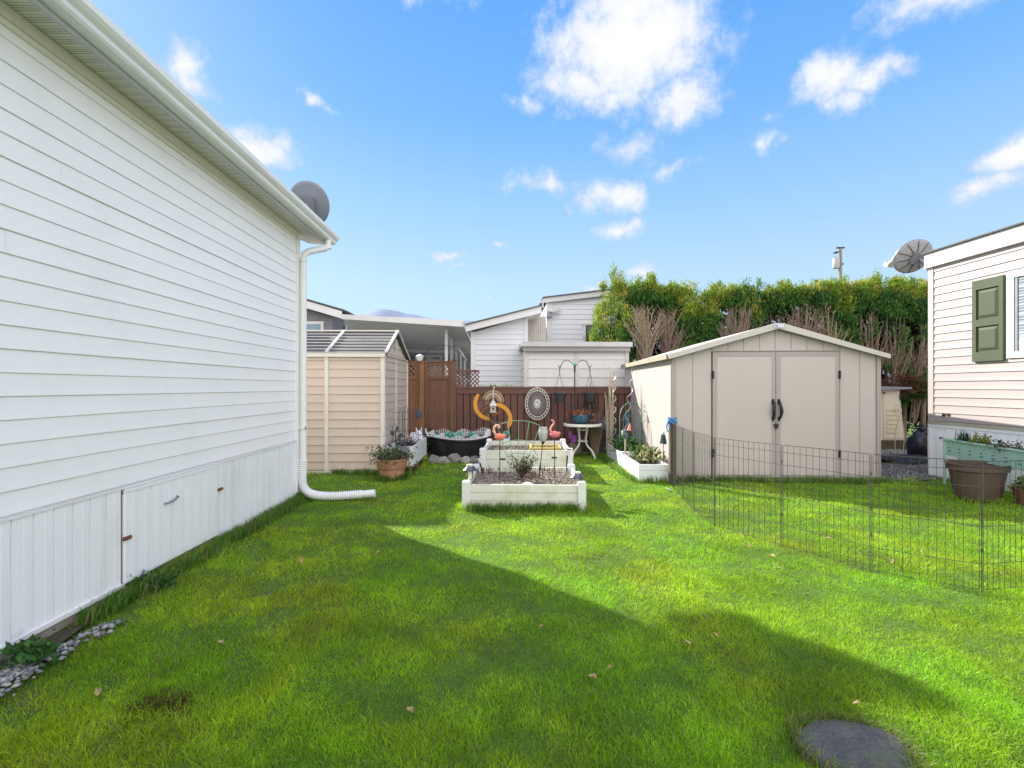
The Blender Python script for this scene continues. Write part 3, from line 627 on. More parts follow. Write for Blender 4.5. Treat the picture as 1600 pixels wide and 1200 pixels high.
for za, zb in ((sz0,sz0+.13),(sz0+.49,sz0+.585),(sz1-.13,sz1)): mb.box((sxx+.0,sy0+sw,za), (HX-.012,sy1-sw,zb))
mb.box((sxx+.022,sy0+sw,sz0+.1), (HX-.014,sy1-sw,sz1-.1)); sh = mb.build('shutter', green, rh)
mb = MB(True)
for za, zb in ((sz0+.13,sz0+.49),(sz0+.585,sz1-.13)):
    ya, yb = sy0+sw, sy1-sw
    o_ = [(sxx+.021,ya+.02,za+.02),(sxx+.021,yb-.02,za+.02),(sxx+.021,yb-.02,zb-.02),(sxx+.021,ya+.02,zb-.02)]; i_ = [(sxx+.003,ya+.055,za+.055),(sxx+.003,yb-.055,za+.055),(sxx+.003,yb-.055,zb-.055),(sxx+.003,ya+.055,zb-.055)]
    mb.add(o_+i_, [(0,1,5,4),(1,2,6,5),(2,3,7,6),(3,0,4,7),(4,5,6,7)])
mb.build('raised_panel', green, sh)
mb = MB(True); v = PX(1474, 648, HX-.016); v2 = PX(1481, 647.5, HX-.016)
mb.box((HX-.022,v.y-.02,v.z-.02), (HX-.010,v.y+.02,v.z+.015)); mb.build('vent', black_metal, rh); mb = MB(True); mb.box((HX-.022,v2.y-.02,v2.z-.02), (HX-.010,v2.y+.02,v2.z+.015)); mb.build('vent', black_metal, rh)
d2 = G(0,0); dcc = PY(1430, 402, 7.95)
dish('satellite_dish', 'mesh-backed satellite dish on a bent mast at the corner of the house on the right', dcc, (-.08,.85,.48), .33, mat('dish_mesh', (.34,.33,.33), .6, .25, 30), sq=.84, mast=[(dcc.x+.02,dcc.y-.22,dcc.z-.22),(6.88,7.46,2.95)], ribsm=black_metal)

for o_ in (rh, bpy.data.objects['satellite_dish.001']):   # stands a little farther off
    k_ = 1.0325; o_.location = Vector((0,0,H))+(o_.location-Vector((0,0,H)))*k_; o_.scale = (k_,)*3
# mint planter
mint = mat('mint_metal', (.36,.60,.48), .5, .06, 5, .1, dirt=(.35,.38,.22), dirtamt=.4, dscale=6)
a = Vector((6.60,7.0)); b = Vector((6.22,5.45)); ang = math.atan2(b.y-a.y, b.x-a.x); Ln = (b-a).length
mp = thing('mint_planter', 'long mint green metal trough planter on legs against the right-hand house', 'planter', (a.x, a.y, 0), ang)
# local: x along, +y towards... house side
hs_ = .19
mb = MB(); mb.prism([(0,.012,.43),(0,hs_-.01,.43),(0,hs_,.66),(0,0,.66)], (Ln,0,0)); mb.build('trough', mint, mp)
mb = MB()
mb.bar((-.01,-.005,.665),(Ln,-.005,.665),.03,.022); mb.bar((-.01,hs_+.005,.665),(Ln,hs_+.005,.665),.03,.022); mb.bar((-.01,-.01,.665),(-.01,hs_,.665),.03,.022); mb.build('rim', mint, mp)
for xx, yy in ((.04,.0),(.04,hs_),(Ln-.1,.0),(Ln-.1,hs_)):
    mb = MB(); mb.box((xx-.013,yy-.013,-.01), (xx+.013,yy+.013,.64)); mb.build('leg', mint, mp)
mb = MB()
for k in range(7):
    for j in range(3): mb.box((.11+k*.21,.001-.004+.004*j*.9,.50+j*.045), (.155+k*.21,.012,.508+j*.045))
mb.build('slots', mat('slot_dark', (.05,.09,.07), .8), mp)
mb = MB(); mb.box((-.045,-.02,.655), (-.02,.02,.685)); mb.build('end_cap', black_metal, mp)
soil = mat('soil', (.055,.038,.028), .95, .4, 30, 1.2, 60)
mb = MB(); mb.prism([(.01,.01,.655),(.01,hs_-.01,.655),(.01,hs_-.01,.66),(.01,.01,.66)], (Ln-.02,0,0)); mb.build('soil', soil, mp)
def mpt(xx, yy, zz): return Matrix.Translation((a.x, a.y, 0)) @ Matrix.Rotation(ang, 4, 'Z') @ Vector((xx, yy, zz))

# ---------------------------------------------------------------- leaf generator
def leaves(name, parent, centers, cnt, size, spread, cols, up=.3, m=None, aspect=.45, colvar=.25, bend=0):
    """many small leaf faces (diamonds) round clump centres; coordinates are world, converted to root-local"""
    centers = np.asarray(centers, float); k = len(centers)
    ci = np.repeat(np.arange(k), cnt); n = len(ci)
    sp = np.asarray(spread) if not np.isscalar(spread) else np.array([spread]*3)
    P = centers[ci]+rng.normal(0, 1, (n,3))*sp*rng.uniform(.55,1.35,(k,1))[ci]
    d = rng.normal(0, 1, (n,3)); d[:,2] = np.abs(d[:,2])*up*2+up; d /= np.linalg.norm(d, axis=1)[:,None]
    s = np.cross(d, rng.normal(0,1,(n,3))); s /= np.linalg.norm(s, axis=1)[:,None]
    L_ = (size*rng.uniform(.6,1.4,n))[:,None]; wv_ = L_*aspect
    nrm = np.cross(d, s)*L_*.12
    V = np.stack([P, P+d*L_*.5+s*wv_*.5+nrm, P+d*L_, P+d*L_*.5-s*wv_*.5+nrm], 1).reshape(-1,3)
    F_ = np.arange(n*4).reshape(n,4)
    cols = np.asarray(cols, float); clump = cols[rng.integers(0, len(cols), k)][ci]
    c = clump*(1+rng.uniform(-colvar, colvar, (n,1))); c = np.repeat(c, 4, axis=0)
    if parent is not None:
        inv = np.array(xform_of(parent).inverted()); V = V @ inv[:3,:3].T + inv[:3,3]
    return npmesh(name, V, [F_], m or leafm, parent, c)
def blades(name, parent, base, cnt, h, spread, cols, wd=.008, lean=.35, m=None):
    base = np.asarray(base, float); ci = np.repeat(np.arange(len(base)), cnt); n = len(ci)
    P = base[ci].copy(); P[:,:2] += rng.normal(0, spread, (n,2))
    hh = h*rng.uniform(.5,1.15,n); a = rng.uniform(0,2*PI,n); ln = rng.uniform(.2,1,n)*lean*hh
    dx = np.stack([np.cos(a), np.sin(a), np.zeros(n)],1); sd = np.stack([-np.sin(a+.6), np.cos(a+.6), np.zeros(n)],1)*wd/2
    z_ = np.array([0,0,1.0]); m1 = P+dx*(ln*.35)[:,None]+z_*(hh*.6)[:,None]; tp = P+dx*ln[:,None]+z_*(hh*.95)[:,None]
    V = np.stack([P-sd, P+sd, m1+sd*.8, m1-sd*.8, tp],1).reshape(-1,3); b5 = np.arange(n)*5
    Fq = np.stack([b5,b5+1,b5+2,b5+3],1); Ft = np.stack([b5+3,b5+2,b5+4],1)
    cols = np.asarray(cols,float); c = cols[rng.integers(0,len(cols),n)]*(1+rng.uniform(-.25,.25,(n,1))); c = np.repeat(c,5,axis=0)
    if parent is not None:
        inv = np.array(xform_of(parent).inverted()); V = V @ inv[:3,:3].T + inv[:3,3]
    return npmesh(name, V, [Fq, Ft], m or leafm, parent, c)
GR = [(.08,.18,.03),(.11,.22,.04),(.06,.13,.03),(.14,.24,.04)]
def plant(name, label, cat, c, kind='leafy', r=.1, h=.12, n=40, cols=GR, size=.04, group=None, aspect=.45):
    t = thing(name, label, cat, c, 0, group)
    c = Vector(c)
    if kind == 'blades': blades('leaves', t, [c], n, h, r, cols, .010, .5)
    else:
        cs = [(c.x+random.gauss(0,r*.5), c.y+random.gauss(0,r*.5), c.z+random.uniform(.2,.8)*h) for _ in range(max(4,n//8))]
        leaves('leaves', t, cs, 24, size, r*.3, cols, .5, aspect=aspect)
        mb = MB(True)
        for q in cs[:10]: mb.tube([c+Vector((random.uniform(-.02,.02),random.uniform(-.02,.02),0)), q], .003, 4)
        mb.build('stem', mat('stem_brown', (.09,.06,.035), .8), t)
    return t
plant('chives', 'tuft of dark green chives at the near end of the mint planter', 'plant', mpt(.30,.1,.66), 'blades', .055, .17, 60, [(.04,.09,.03),(.03,.07,.03)])
plant('lettuce', 'low bright yellow-green leafy plant in the middle of the mint planter', 'plant', mpt(.62,.1,.655), 'leafy', .10, .06, 90, [(.16,.22,.03),(.10,.18,.03),(.2,.22,.05)], .045)
plant('seedlings', 'reddish brown seedlings at the right end of the mint planter', 'plant', mpt(1.1,.1,.655), 'leafy', .14, .04, 90, [(.12,.07,.03),(.06,.08,.03),(.10,.04,.03)], .03)
t = thing('garden_stake', 'small dark bird stake standing in the mint planter', 'ornament', mpt(.88,.13,.66)); mb = MB(); mb.tube([(0,0,0),(0,0,.05)], .004, 5); mb.blob((0,0,.065), (.025,.014,.018), .1, 1, 10); mb.tube([(.015,0,.07),(.03,0,.085)], [.012,.008], 8); mb.build('bird', black_metal, t)
# brown pot
def pot(name, label, c, r, h, m, rimh=.06, sy=1, group=None, soilz=None, bot=.7):
    t = thing(name, label, 'plant pot', c, 0, group)
    mb = MB(); pr = [(r*bot*.98,0),(r*bot,.01),(r*(bot+.62*(1-bot)),h-rimh-.01),(r*.93,h-rimh),(r*.97,h-rimh+.004),(r*.99,h-.015),(r*1.03,h-.012),(r*1.03,h),(r*.95,h),(r*.93,h-.05),(0,h-.055)]
    mb.lathe(pr, n=40, sy=sy); mb.build('bowl', m, t, True)
    mb = MB(); mb.lathe([(r*.92,h-.045),(r*.5,h-.03),(0,h-.032)], n=24, sy=sy); mb.build('soil', soil, t)
    return t
brownpot = mat('brown_plastic', (.10,.065,.05), .6, .12, 5, .1)
pot('brown_pot', 'large empty brown planter pot below the mint trough', (6.13,6.02,0), .345, .46, brownpot, .09, .8)
t = pot('red_pot', 'small reddish clay pot with leaves, cut off by the right edge of the picture', (6.42,5.70,0), .13, .20, mat('red_clay', (.16,.06,.04), .8, .15), .03)
plant('potted_leaves', 'green leaves growing out of the small reddish pot at the right edge', 'plant', (6.42,5.70,.16), 'leafy', .12, .16, 80, GR, .05)

# ================================================================ RAISED BEDS
bed_m = mat('bed_vinyl', (.66,.65,.57), .5, .05, 3, .1, 40, dirt=(.42,.45,.24), dirtamt=.75, dscale=3.2)
bed_s = mat('bed_vinyl_side', (.68,.68,.66), .5, .05, 3, .1, 40, dirt=(.5,.5,.38), dirtamt=.4, dscale=3)
BA = -.055
def pebbles(name, parent, x0, x1, y0, y1, z, n, size, cols, m):
    P = np.stack([rng.uniform(x0,x1,n), rng.uniform(y0,y1,n), rng.uniform(z-.004,z+.012,n)],1)
    s = size*rng.uniform(.5,1.3,(n,1))*rng.uniform(.5,1.2,(n,3)); s[:,2] *= .6
    o6 = np.array([(1,0,0),(-1,0,0),(0,1,0),(0,-1,0),(0,0,1),(0,0,-1)],float)
    a = rng.uniform(0,PI,n); ca, sa = np.cos(a), np.sin(a)
    V = o6[None]*s[:,None,:]+rng.normal(0,.12,(n,6,3))*s[:,None,:]
    X_, Y_ = V[...,0]*ca[:,None]-V[...,1]*sa[:,None], V[...,0]*sa[:,None]+V[...,1]*ca[:,None]
    V = np.stack([X_,Y_,V[...,2]],-1)+P[:,None,:]
    f = np.array([(0,2,4),(2,1,4),(1,3,4),(3,0,4),(2,0,5),(1,2,5),(3,1,5),(0,3,5)])
    F_ = (np.arange(n)*6)[:,None,None]+f[None]; c = np.asarray(cols,float)[rng.integers(0,len(cols),n)]*(1+rng.uniform(-.3,.3,(n,1)))
    return npmesh(name, V.reshape(-1,3), [F_.reshape(-1,3)], m, parent, np.repeat(c,6,axis=0))
stone_attr = attr_mat('pebble_colour', .9, 0.0, 8, .2)
GRV = [(.30,.25,.19),(.18,.14,.10),(.38,.34,.28),(.10,.075,.055),(.24,.20,.17),(.42,.38,.31)]
def bed(label, c, w_, d_, h, rows, posth, soilz):
    t = thing('raised_bed', label, 'raised bed', c, BA)
    pw = .10; th = .035
    for i, (xx, yy) in enumerate(((0,0),(w_-pw,0),(0,d_-pw),(w_-pw,d_-pw))):
        mb = MB(); mb.bbox((xx,yy,-.02), (xx+pw,yy+pw,posth), .008); mb.box((xx+.012,yy+.012,posth), (xx+pw-.012,yy+pw-.012,posth+.006)); mb.build('post', bed_s, t)
    rh_ = (h-.0)/rows
    for (nm, lo, hi, m) in (('front_board',(pw,.03,0),(w_-pw,.03+th,0),bed_m),('back_board',(pw,d_-.03-th,0),(w_-pw,d_-.03,0),bed_m),('side_board',(.03,pw,0),(.03+th,d_-pw,0),bed_s),('side_board',(w_-.03-th,pw,0),(w_-.03,d_-pw,0),bed_s)):
        mb = MB()
        for r_ in range(rows): mb.box((lo[0],lo[1],r_*rh_+(.007 if r_ else 0)), (hi[0],hi[1],(r_+1)*rh_))
        mb.box((lo[0]+.010,lo[1]+.010,0),(hi[0]-.010,hi[1]-.010,h-.01)) 
        mb.build(nm, m, t)
    mb = MB(); mb.box((.06,.06,0), (w_-.06,d_-.06,soilz)); mb.build('soil', soil, t)
    tag(pebbles('gravel_mulch', t, .07, w_-.07, .07, d_-.07, soilz, 9000 if h < .35 else 4500, .012, GRV, stone_attr), kind='stuff')
    return t
b1 = bed('front white vinyl raised garden bed filled with gravel, holding the flamingo stakes', (-.43,5.66,0), 1.45, 1.33, .285, 3, .325, .215)
b2 = bed('rear taller white vinyl raised garden bed holding the yellow trough', (-.30,7.62,0), 1.47, 1.47, .43, 3, .462, .34)
def BL(root, x_, y_, z_): return XF[root.name] @ Vector((x_, y_, z_))
# oval stone on front rim
t = MB(); t.lathe([(0,-.015),(.07,-.010),(.082,0),(.07,.010),(0,.014)], n=28, sx=1, sy=.62, m=Matrix.Rotation(R(90),4,'X'))
q = t.build('plaque', mat('white_stone', (.70,.69,.66), .6, .06, 10, .2), None, 'full'); q.location = BL(b1,.77,.085,.26); tag(q, 'smooth white oval stone resting against the inside of the front bed board', 'stone')
# solar lamps
def solar_lamp(label, c, h=.17, s=1):
    t = thing('solar_lamp', label, 'solar lamp', c, 0, 'solar path lamps on the front bed')
    mb = MB(); mb.lathe([(.028*s,0),(.035*s,.0),(.044*s,h*.55),(.036*s,h*.56),(0,h*.56)], n=16); mb.build('lens', mat('lamp_lens', (.62,.58,.46), .25, .08, 8, 0), t, True)
    mb = MB()
    for k in range(4):
        a = PI/4+k*PI/2; mb.tube([(.038*s*math.cos(a),.038*s*math.sin(a),0),(.050*s*math.cos(a),.050*s*math.sin(a),h*.62)], .004, 5)
    mb.tube([(0,0,-.16),(0,0,.0)], .010, 8); mb.build('frame', black_metal, t)
    mb = MB(); mb.lathe([(.050*s,h*.56),(.086*s,h*.60),(.088*s,h*.64),(.045*s,h*.88),(.04*s,h*.93),(0,h*.94)], n=24); mb.build('cap', mat('lamp_cap', (.10,.10,.105), .3, .1, 10, 0, metal=.6), t, True)
    mb = MB(); mb.lathe([(.043*s,h*.90),(.046*s,h*.99),(.04*s,h*1.02),(0,h*1.02)], n=16); mb.build('top', mat('lamp_top', (.55,.54,.50), .3, .1, 10, 0), t, True)
    return t
solar_lamp('domed solar lamp above the front left post of the front bed', BL(b1,.075,.20,.325)+Vector((0,0,-.0)), .17)
solar_lamp('domed solar lamp above the front right corner of the front bed', BL(b1,1.36,.15,.25), .17)
def spot(label, c, a):
    t = thing('solar_spot', label, 'solar light', c, 0, 'small solar spot stakes at the back of the front bed')
    mb = MB(); mb.tube([(0,0,-.1),(.0,0,.03),(-.03*a,0,.12)], [.007,.01,.012], 8); mb.build('stake', black_metal, t)
    mb = MB(); mb.tube([(-.03*a,0,.13),(-.045*a,0,.19)], [.020,.028], 12); mb.build('lamp_head', mat('spot_white', (.6,.6,.58), .4), t, True)
    mb = MB(); mb.box((-.04,-.03,-.004), (.04,.03,.004), Matrix.Translation((-.055*a,0,.215)) @ Matrix.Rotation(R(-25*a),4,'Y')); mb.build('solar_panel', mat('solar_black', (.03,.03,.06), .2, .1, 10, 0), t)
spot('slanted solar spot stake at the back left corner of the front bed', BL(b1,.14,1.10,.25), 1)
spot('solar spot stake on the back right post of the front bed', BL(b1,1.33,1.22,.34), -.3)
def flamingo(label, c, h, body, pink_, s=1, flip=1):
    t = thing('flamingo_stake', label, 'flamingo ornament', c, 0, 'flamingo stakes in the front bed')
    mb = MB(); mb.tube([(0,0,-.05),(0,0,h)], .006, 6); mb.build('stake', black_metal, t)
    mb = MB(); mb.box((-.002,-.006,h*.46), (.075*1,.006,h*.46+.022)) if flip > 0 else mb.box((-.04,-.006,h*.46), (.03,.006,h*.46+.022)); mb.build('clip', black_metal, t)
    mb = MB(); mb.blob((0,0,h+.045), (.078*s,.045*s,.052*s), .08, 3, 18)
    mb.tube([(.045*s,0,h+.055),(.085*s,0,h+.06),(.105*s,0,h+.045)], [.030*s,.018*s,.004], 8); mb.build('body', body, t, 'full')
    mb = MB(); k = s
    mb.tube(crom([Vector(p) for p in ((-.045*k,0,h+.06),(-.068*k,0,h+.10),(-.052*k,0,h+.145),(-.015*k,0,h+.185),(-.020*k,0,h+.222),(-.052*k,0,h+.232))], 6), [.020*k]*8+[.015*k]*18+[.018*k]*4+[.02*k], 10) if flip < 0 else \
     mb.tube(crom([Vector(p) for p in ((-.05*k,0,h+.06),(-.085*k,0,h+.11),(-.088*k,0,h+.165),(-.05*k,0,h+.20),(-.015*k,0,h+.185),(-.005*k,0,h+.16))], 6), [.022*k]*8+[.016*k]*16+[.02*k]*6+[.016*k], 10); mb.build('neck', pink_, t, 'full')
    mb = MB(); 
    if flip < 0: mb.tube([(-.06*k,0,h+.23),(-.085*k,0,h+.215),(-.09*k,0,h+.195)], [.013,.009,.003], 6)
    else: mb.tube([(-.005*k,0,h+.165),(-.012*k,0,h+.14),(-.022*k,0,h+.122)], [.014,.010,.003], 6)
    mb.build('beak', black_metal, t); return t
f1 = G(781,745,.25); f2 = G(866.5,744,.25)
flamingo('orange and pink flamingo stake with an upright neck, left of centre in the front bed', f1, PY(778,688,f1.y).z-.25, mat('flamingo_orange', (.75,.22,.12), .5, .25, 20, .1), mat('flamingo_peach', (.68,.36,.26), .5, .2, 12, .1), .86, 1)
flamingo('pink flamingo stake with a curved neck, right of the glass torch', f2, PY(864,684,f2.y).z-.25, mat('flamingo_pink', (.72,.17,.20), .5, .15, 20, .1), mat('flamingo_rose', (.70,.26,.24), .5, .15, 12, .1), .82, -1)
# glass torch
g1 = G(842,745,.25); g1t = PY(849,690,g1.y-.03)
t = thing('glass_torch', 'frosted glass tulip-shaped torch on a dark stake between the flamingos', 'garden torch', g1)
hh = g1t.z-.25; dxx = g1t.x-g1.x
mb = MB(); mb.tube([(0,0,-.05),(dxx*.9,0,hh*.97)], .006, 6); mb.tube([(dxx*.12,0,hh*.12),(dxx*.25,0,hh*.22),(dxx*.4,0,hh*.4)], [.006,.016,.006], 8); mb.tube([(dxx*.85,0,hh*.9),(dxx,0,hh)], [.006,.03], 10); mb.build('stake', mat('bronze', (.06,.045,.03), .5, .2, metal=.4), t)
mb = MB(); mb.lathe([(.028,0),(.050,.04),(.060,.10),(.060,.14),(.050,.165),(.056,.185),(.055,.187),(.046,.165),(.054,.12),(.044,.04),(0,.02)], (dxx,0,hh), 24); mb.build('glass_shade', mat('frosted_glass', (.42,.45,.42), .15, .25, 25, .5, 60, spec=.8), t, True)
# wire trellis in the bed
tr_m = mat('trellis_green', (.20,.38,.20), .5, .1)
tc_ = G(810,737,.25); 
t = thing('wire_trellis', 'fan shaped pale green wire trellis standing in the front bed', 'trellis', tc_)
z0_ = 0; top_z = PY(808,657,tc_.y).z-.25
mb = MB()
def tp(u, v): return ((u*.30*(v*.72+.28)*1.0)+.0, 0, v*top_z*(1-.10*u*u))
for u in (-1,-.52,0,.5,1): mb.tube([Vector((-.02,0,-.03))+Vector(tp(u*.8,0)), tp(u,.5), tp(u,1)], .005, 5)
for v in (.36,.62,1.0): mb.tube([tp(u, v+(.0)) for u in np.linspace(-1,1,13)], .005, 5)
mb.tube([tp(-1,1), (tp(-1,1)[0]-.06,0,tp(-1,1)[2]-.08)], .005, 5); mb.build('wire', tr_m, t)
# rose bush
c0 = G(815,748,.25)
t = thing('rose_bush', 'low leafy shrub with reddish stems in the middle of the front bed', 'shrub', c0)
mb = MB(); tips = []
for k in range(16):
    a = random.uniform(0,6.28); l_ = random.uniform(.08,.26); e = Vector((math.cos(a)*random.uniform(.05,.2), math.sin(a)*.1, l_)); mid = e*.5+Vector((random.uniform(-.02,.02),0,.01)); mb.tube([(0,0,0),mid,e], [.005,.004,.002], 5); tips += [e, mid]
mb.build('stem', mat('rose_stem', (.10,.045,.035), .7), t)
leaves('leaves', t, [tuple(c0+p) for p in tips], 26, .03, .028, [(.06,.09,.035),(.045,.08,.03),(.10,.05,.04)], .4)
for k, (px, py, rr, lb) in enumerate(((762,737,.10,'row of short dark red-brown sprouts at the back left of the front bed'),(858,736,.08,'dry reddish sprouts at the back right of the front bed'))):
    plant('dry_sprouts', lb, 'plant', G(px,py,.25), 'blades', .09, .07, 50, [(.14,.07,.05),(.08,.05,.035),(.20,.12,.07)])
plant('dead_twigs', 'small upright dry brown twigs right of the leafy shrub', 'plant', G(832,745,.25), 'blades', .03, .12, 20, [(.20,.11,.05),(.14,.08,.04)])
# yellow trough in the rear bed
yt = thing('yellow_trough', 'shallow weathered yellow planting trough in the rear bed', 'trough', BL(b2,.80,.28,.335), BA)
yel = mat('yellow_resin', (.48,.38,.12), .6, .2, 6, .2, 40, dirt=(.30,.25,.08), dirtamt=.7, dscale=7)
mb = MB(); mb.bbox((0,0,0), (.50,.40,.085), .01); mb.build('tray', yel, yt)
mb = MB()
for lo, hi in (((-.01,-.01,.086),(.51,.03,.115)),((-.01,.37,.086),(.51,.41,.115)),((-.01,.0301,.086),(.03,.3699,.115)),((.47,.0301,.086),(.51,.3699,.115))): mb.box(lo, hi)
mb.build('rim', yel, yt)
tag(pebbles('leaf_litter', yt, .04, .46, .04, .36, .088, 220, .016, [(.10,.07,.04),(.25,.2,.1),(.05,.05,.03),(.35,.28,.12)], stone_attr), kind='stuff')

# ================================================================ POND
pd = thing('garden_pond', 'raised black plastic pond tub with a wavy rim in front of the fence', 'pond', (-.82, 9.8, 0))
def kid(u, k=1.0):   # plan outline
    a = 2*PI*u; r = 1+.13*math.cos(2*a+.3)+.08*math.sin(3*a); return Vector((-.82+.60*k*r*math.cos(a), 9.80+.47*k*r*math.sin(a)))
mb = MB(True); n = 56; rings = []
for (k, z_) in ((.82,.02),(.90,.20),(.97,.36),(.98,.38),(1.05,.40),(1.06,.425),(1.03,.435),(.98,.43),(.93,.40),(.88,.28),(.80,.22)):
    rings.append([(kid(i/n,k).x, kid(i/n,k).y, z_+.025*math.sin(2*PI*i/n*2+1)*(z_ > .3)) for i in range(n)])
b0 = []
for r_ in rings: b0 += r_
fs = [(a*n+i, a*n+(i+1)%n, (a+1)*n+(i+1)%n, (a+1)*n+i) for a in range(len(rings)-1) for i in range(n)]
fs.append(tuple(range((len(rings)-1)*n, len(rings)*n))); mb.add(b0, fs); mb.build('liner', mat('pond_black', (.022,.022,.026), .28, .35, 6, .35, 20, dirt=(.06,.06,.055), dirtamt=.5, dscale=5), pd, 'full')
mb = MB(True); mb.prism([(kid(i/n,.86).x, kid(i/n,.86).y, .30) for i in range(n)], (0,0,.02)); mb.build('water', mat('pond_water', (.02,.03,.025), .05, .2, spec=.9), pd)
pk = mat('picket_white', (.70,.70,.72), .4, .05)
pf = thing('picket_edging', 'little white plastic picket edging standing round the back of the black pond', 'edging', (-.82, 9.8, .42))
mb = MB(True); npk = 60
for i in range(npk):
    u = -.06+.66*i/npk; p = kid(u, .96); p2 = kid(u+.003, .96); zb = .405+.025*math.sin(4*PI*u+1)*1; h = .13+.035*math.sin(i*.55)
    mb.bar((p.x,p.y,zb), (p.x,p.y,zb+h), .014, .008, (0,1,0)); mb.add([(p.x-.007,p.y-.004,zb+h),(p.x+.007,p.y-.004,zb+h),(p.x,p.y,zb+h+.015),(p.x-.007,p.y+.004,zb+h),(p.x+.007,p.y+.004,zb+h)], [(0,1,2),(4,3,2),(0,2,3),(1,4,2)])
for zz in (.03,.075): mb.tube([(kid(-.06+.66*i/40,.965).x, kid(-.06+.66*i/40,.965).y, .405+.025*math.sin(4*PI*(-.06+.66*i/40)+1)+zz) for i in range(41)], .006, 4)
# front stretch of edging along the visible rim
for i in range(52):
    u = .56+.40*i/52; p = kid(u, .97); zb = .41+.025*math.sin(4*PI*u+1); h = .085+.03*math.sin(i*.5+1)
    mb.bar((p.x,p.y,zb), (p.x,p.y,zb+h), .013, .008, (0,1,0))
mb.tube([(kid(.56+.40*i/40,.975).x, kid(.56+.40*i/40,.975).y, .41+.025*math.sin(4*PI*(.56+.4*i/40)+1)+.02) for i in range(41)], .007, 4); mb.build('pickets', pk, pf)
gl = mat('green_glass', (.02,.26,.17), .15, .4, 18, .2, 40, spec=.8)
def gleaf(label, px, py, s, seed, Y=9.6, curl=1):
    p = PY(px, py, Y); t = thing('glass_leaf', label, 'ornament', p, 0, 'green translucent leaf ornaments on the pond rim'); rr = random.Random(seed)
    mb = MB()
    for k in range(3):
        a0 = rr.uniform(-.7,.7); q = Matrix.Rotation(rr.uniform(-.5,.5),4,'Z') @ Matrix.Rotation(a0,4,'Y')
        mb.lathe([(0,-s*.1),(s*.22,.08*s),(s*.30,.45*s),(s*.20,.8*s),(0,1.0*s)], ((k-1)*s*.45,rr.uniform(-.02,.02),-.02), 12, 1, .25, m=q)
    mb.build('leaf', gl, t, 'full')
gleaf('green glass leaf cluster at the left end of the pond rim', 683, 684, .12, 1)
gleaf('bright green upright glass leaf left of the middle of the pond rim', 701, 683, .14, 2, 9.45)
gleaf('green glass leaf right of the middle of the pond rim', 716, 682, .13, 3, 9.42)
gleaf('green rolled glass leaf towards the right of the pond rim', 739, 681, .12, 4, 9.5)
gleaf('small green glass leaf behind the orange flamingo', 791, 680, .10, 5, 9.6)
t = thing('pale_fish_ornament', 'pale blue-grey fish shaped ornament beside the rear bed behind the orange flamingo', 'ornament', PY(790,690,9.5)); mb = MB(); mb.blob((0,0,0), (.09,.04,.06), .1, 2, 14); mb.prism([(-.06,-.01,.0),(-.15,-.01,-.06),(-.13,-.01,.05)], (0,.02,0)); mb.prism([(.0,-.01,.04),(.09,-.01,.12),(.09,-.01,.03)], (0,.02,0)); mb.build('fish', mat('pale_blue', (.40,.50,.55), .4, .15), t, True)
tag(MB().add([(-9,11.5,-.045),(-.6,11.5,-.045),(-.6,22,-.045),(-9,22,-.045)], [(0,1,2,3)]).build('bounce_slab', mat('bounce_slab_pale', (.48,.47,.45), .9, .1, 3, .2)), kind='structure')  # unseen pale slab added to bounce light up to the carport ceiling
rockm = [mat('rock_grey', (.20,.19,.175), .9, .3, 12, .8, 40, dirt=(.08,.08,.06), dirtamt=.7, dscale=8), mat('rock_pale', (.33,.31,.27), .9, .3, 12, .8, 40, dirt=(.12,.11,.09), dirtamt=.7, dscale=8)]
for k, (px, py, r_, lb) in enumerate(((679,722,.13,'dark grey rounded rock left of the row below the pond'),(694,718,.12,'grey rock second from the left below the pond'),(710,718,.15,'pale angular rock, the largest below the pond'),(727,714,.12,'mid grey rock right of the largest pale rock'),(741,711,.12,'grey rock touching the post of the rear bed, below the pond'),(752,709,.10,'pale rock at the right end of the row below the pond'))):
    p = PY(px, 720, 9.17-.03*(k%2)); o = MB(); o.blob((0,0,r_*.45), (r_,r_*.8,r_*.7), .22, k+20, 16); q = o.build('rock', rockm[k%2], None, True); q.location = (p.x, p.y, -.02); tag(q, lb, 'rock', 'rocks edging the pond')
# white planter on bench
bp = thing('bench_planter', 'white plastic trough planter on a low wooden bench beside the beige shed', 'planter', (-1.40, 8.05, 0))
mb = MB(True); x0,x1,y0,y1,z0,z1 = -1.84,-1.40,8.0,9.45,.135,.455
for lo, hi in (((x0,y0,z0),(x1,y0+.025,z1)),((x0,y1-.025,z0),(x1,y1,z1)),((x0,y0+.0251,z0),(x0+.025,y1-.0251,z1)),((x1-.025,y0+.0251,z0),(x1,y1-.0251,z1))): mb.box(lo, hi)
mb.build('trough', bed_s, bp)
mb = MB(True); mb.box((x0+.03,y0+.03,z0), (x1-.03,y1-.03,.36)); mb.build('soil', soil, bp)
mb = MB(True); mb.box((x0+.02,y0+.02,.10), (x1-.01,y1+.02,.133)); mb.build('bench_top', mat('bench_wood', (.26,.18,.09), .8, .2, 10, .3), bp)
for xx, yy in ((x1-.06,y0+.06),(x1-.06,y1-.08),(x0+.08,y0+.06),(x0+.08,y1-.08),(x1-.06,8.7)):
    mb = MB(True); mb.box((xx-.02,yy-.02,-.01), (xx+.02,yy+.03,.10)); mb.build('leg', mat('bench_wood', ()), bp)
t = thing('cat_ornament', 'white pointed-eared animal ornament in the bench planter', 'ornament', (-1.55,9.1,.36)); mb = MB(); mb.blob((0,0,.10), (.14,.10,.12), .1, 4, 18); mb.blob((.06,-.02,.20), (.07,.06,.065), .1, 5, 14)
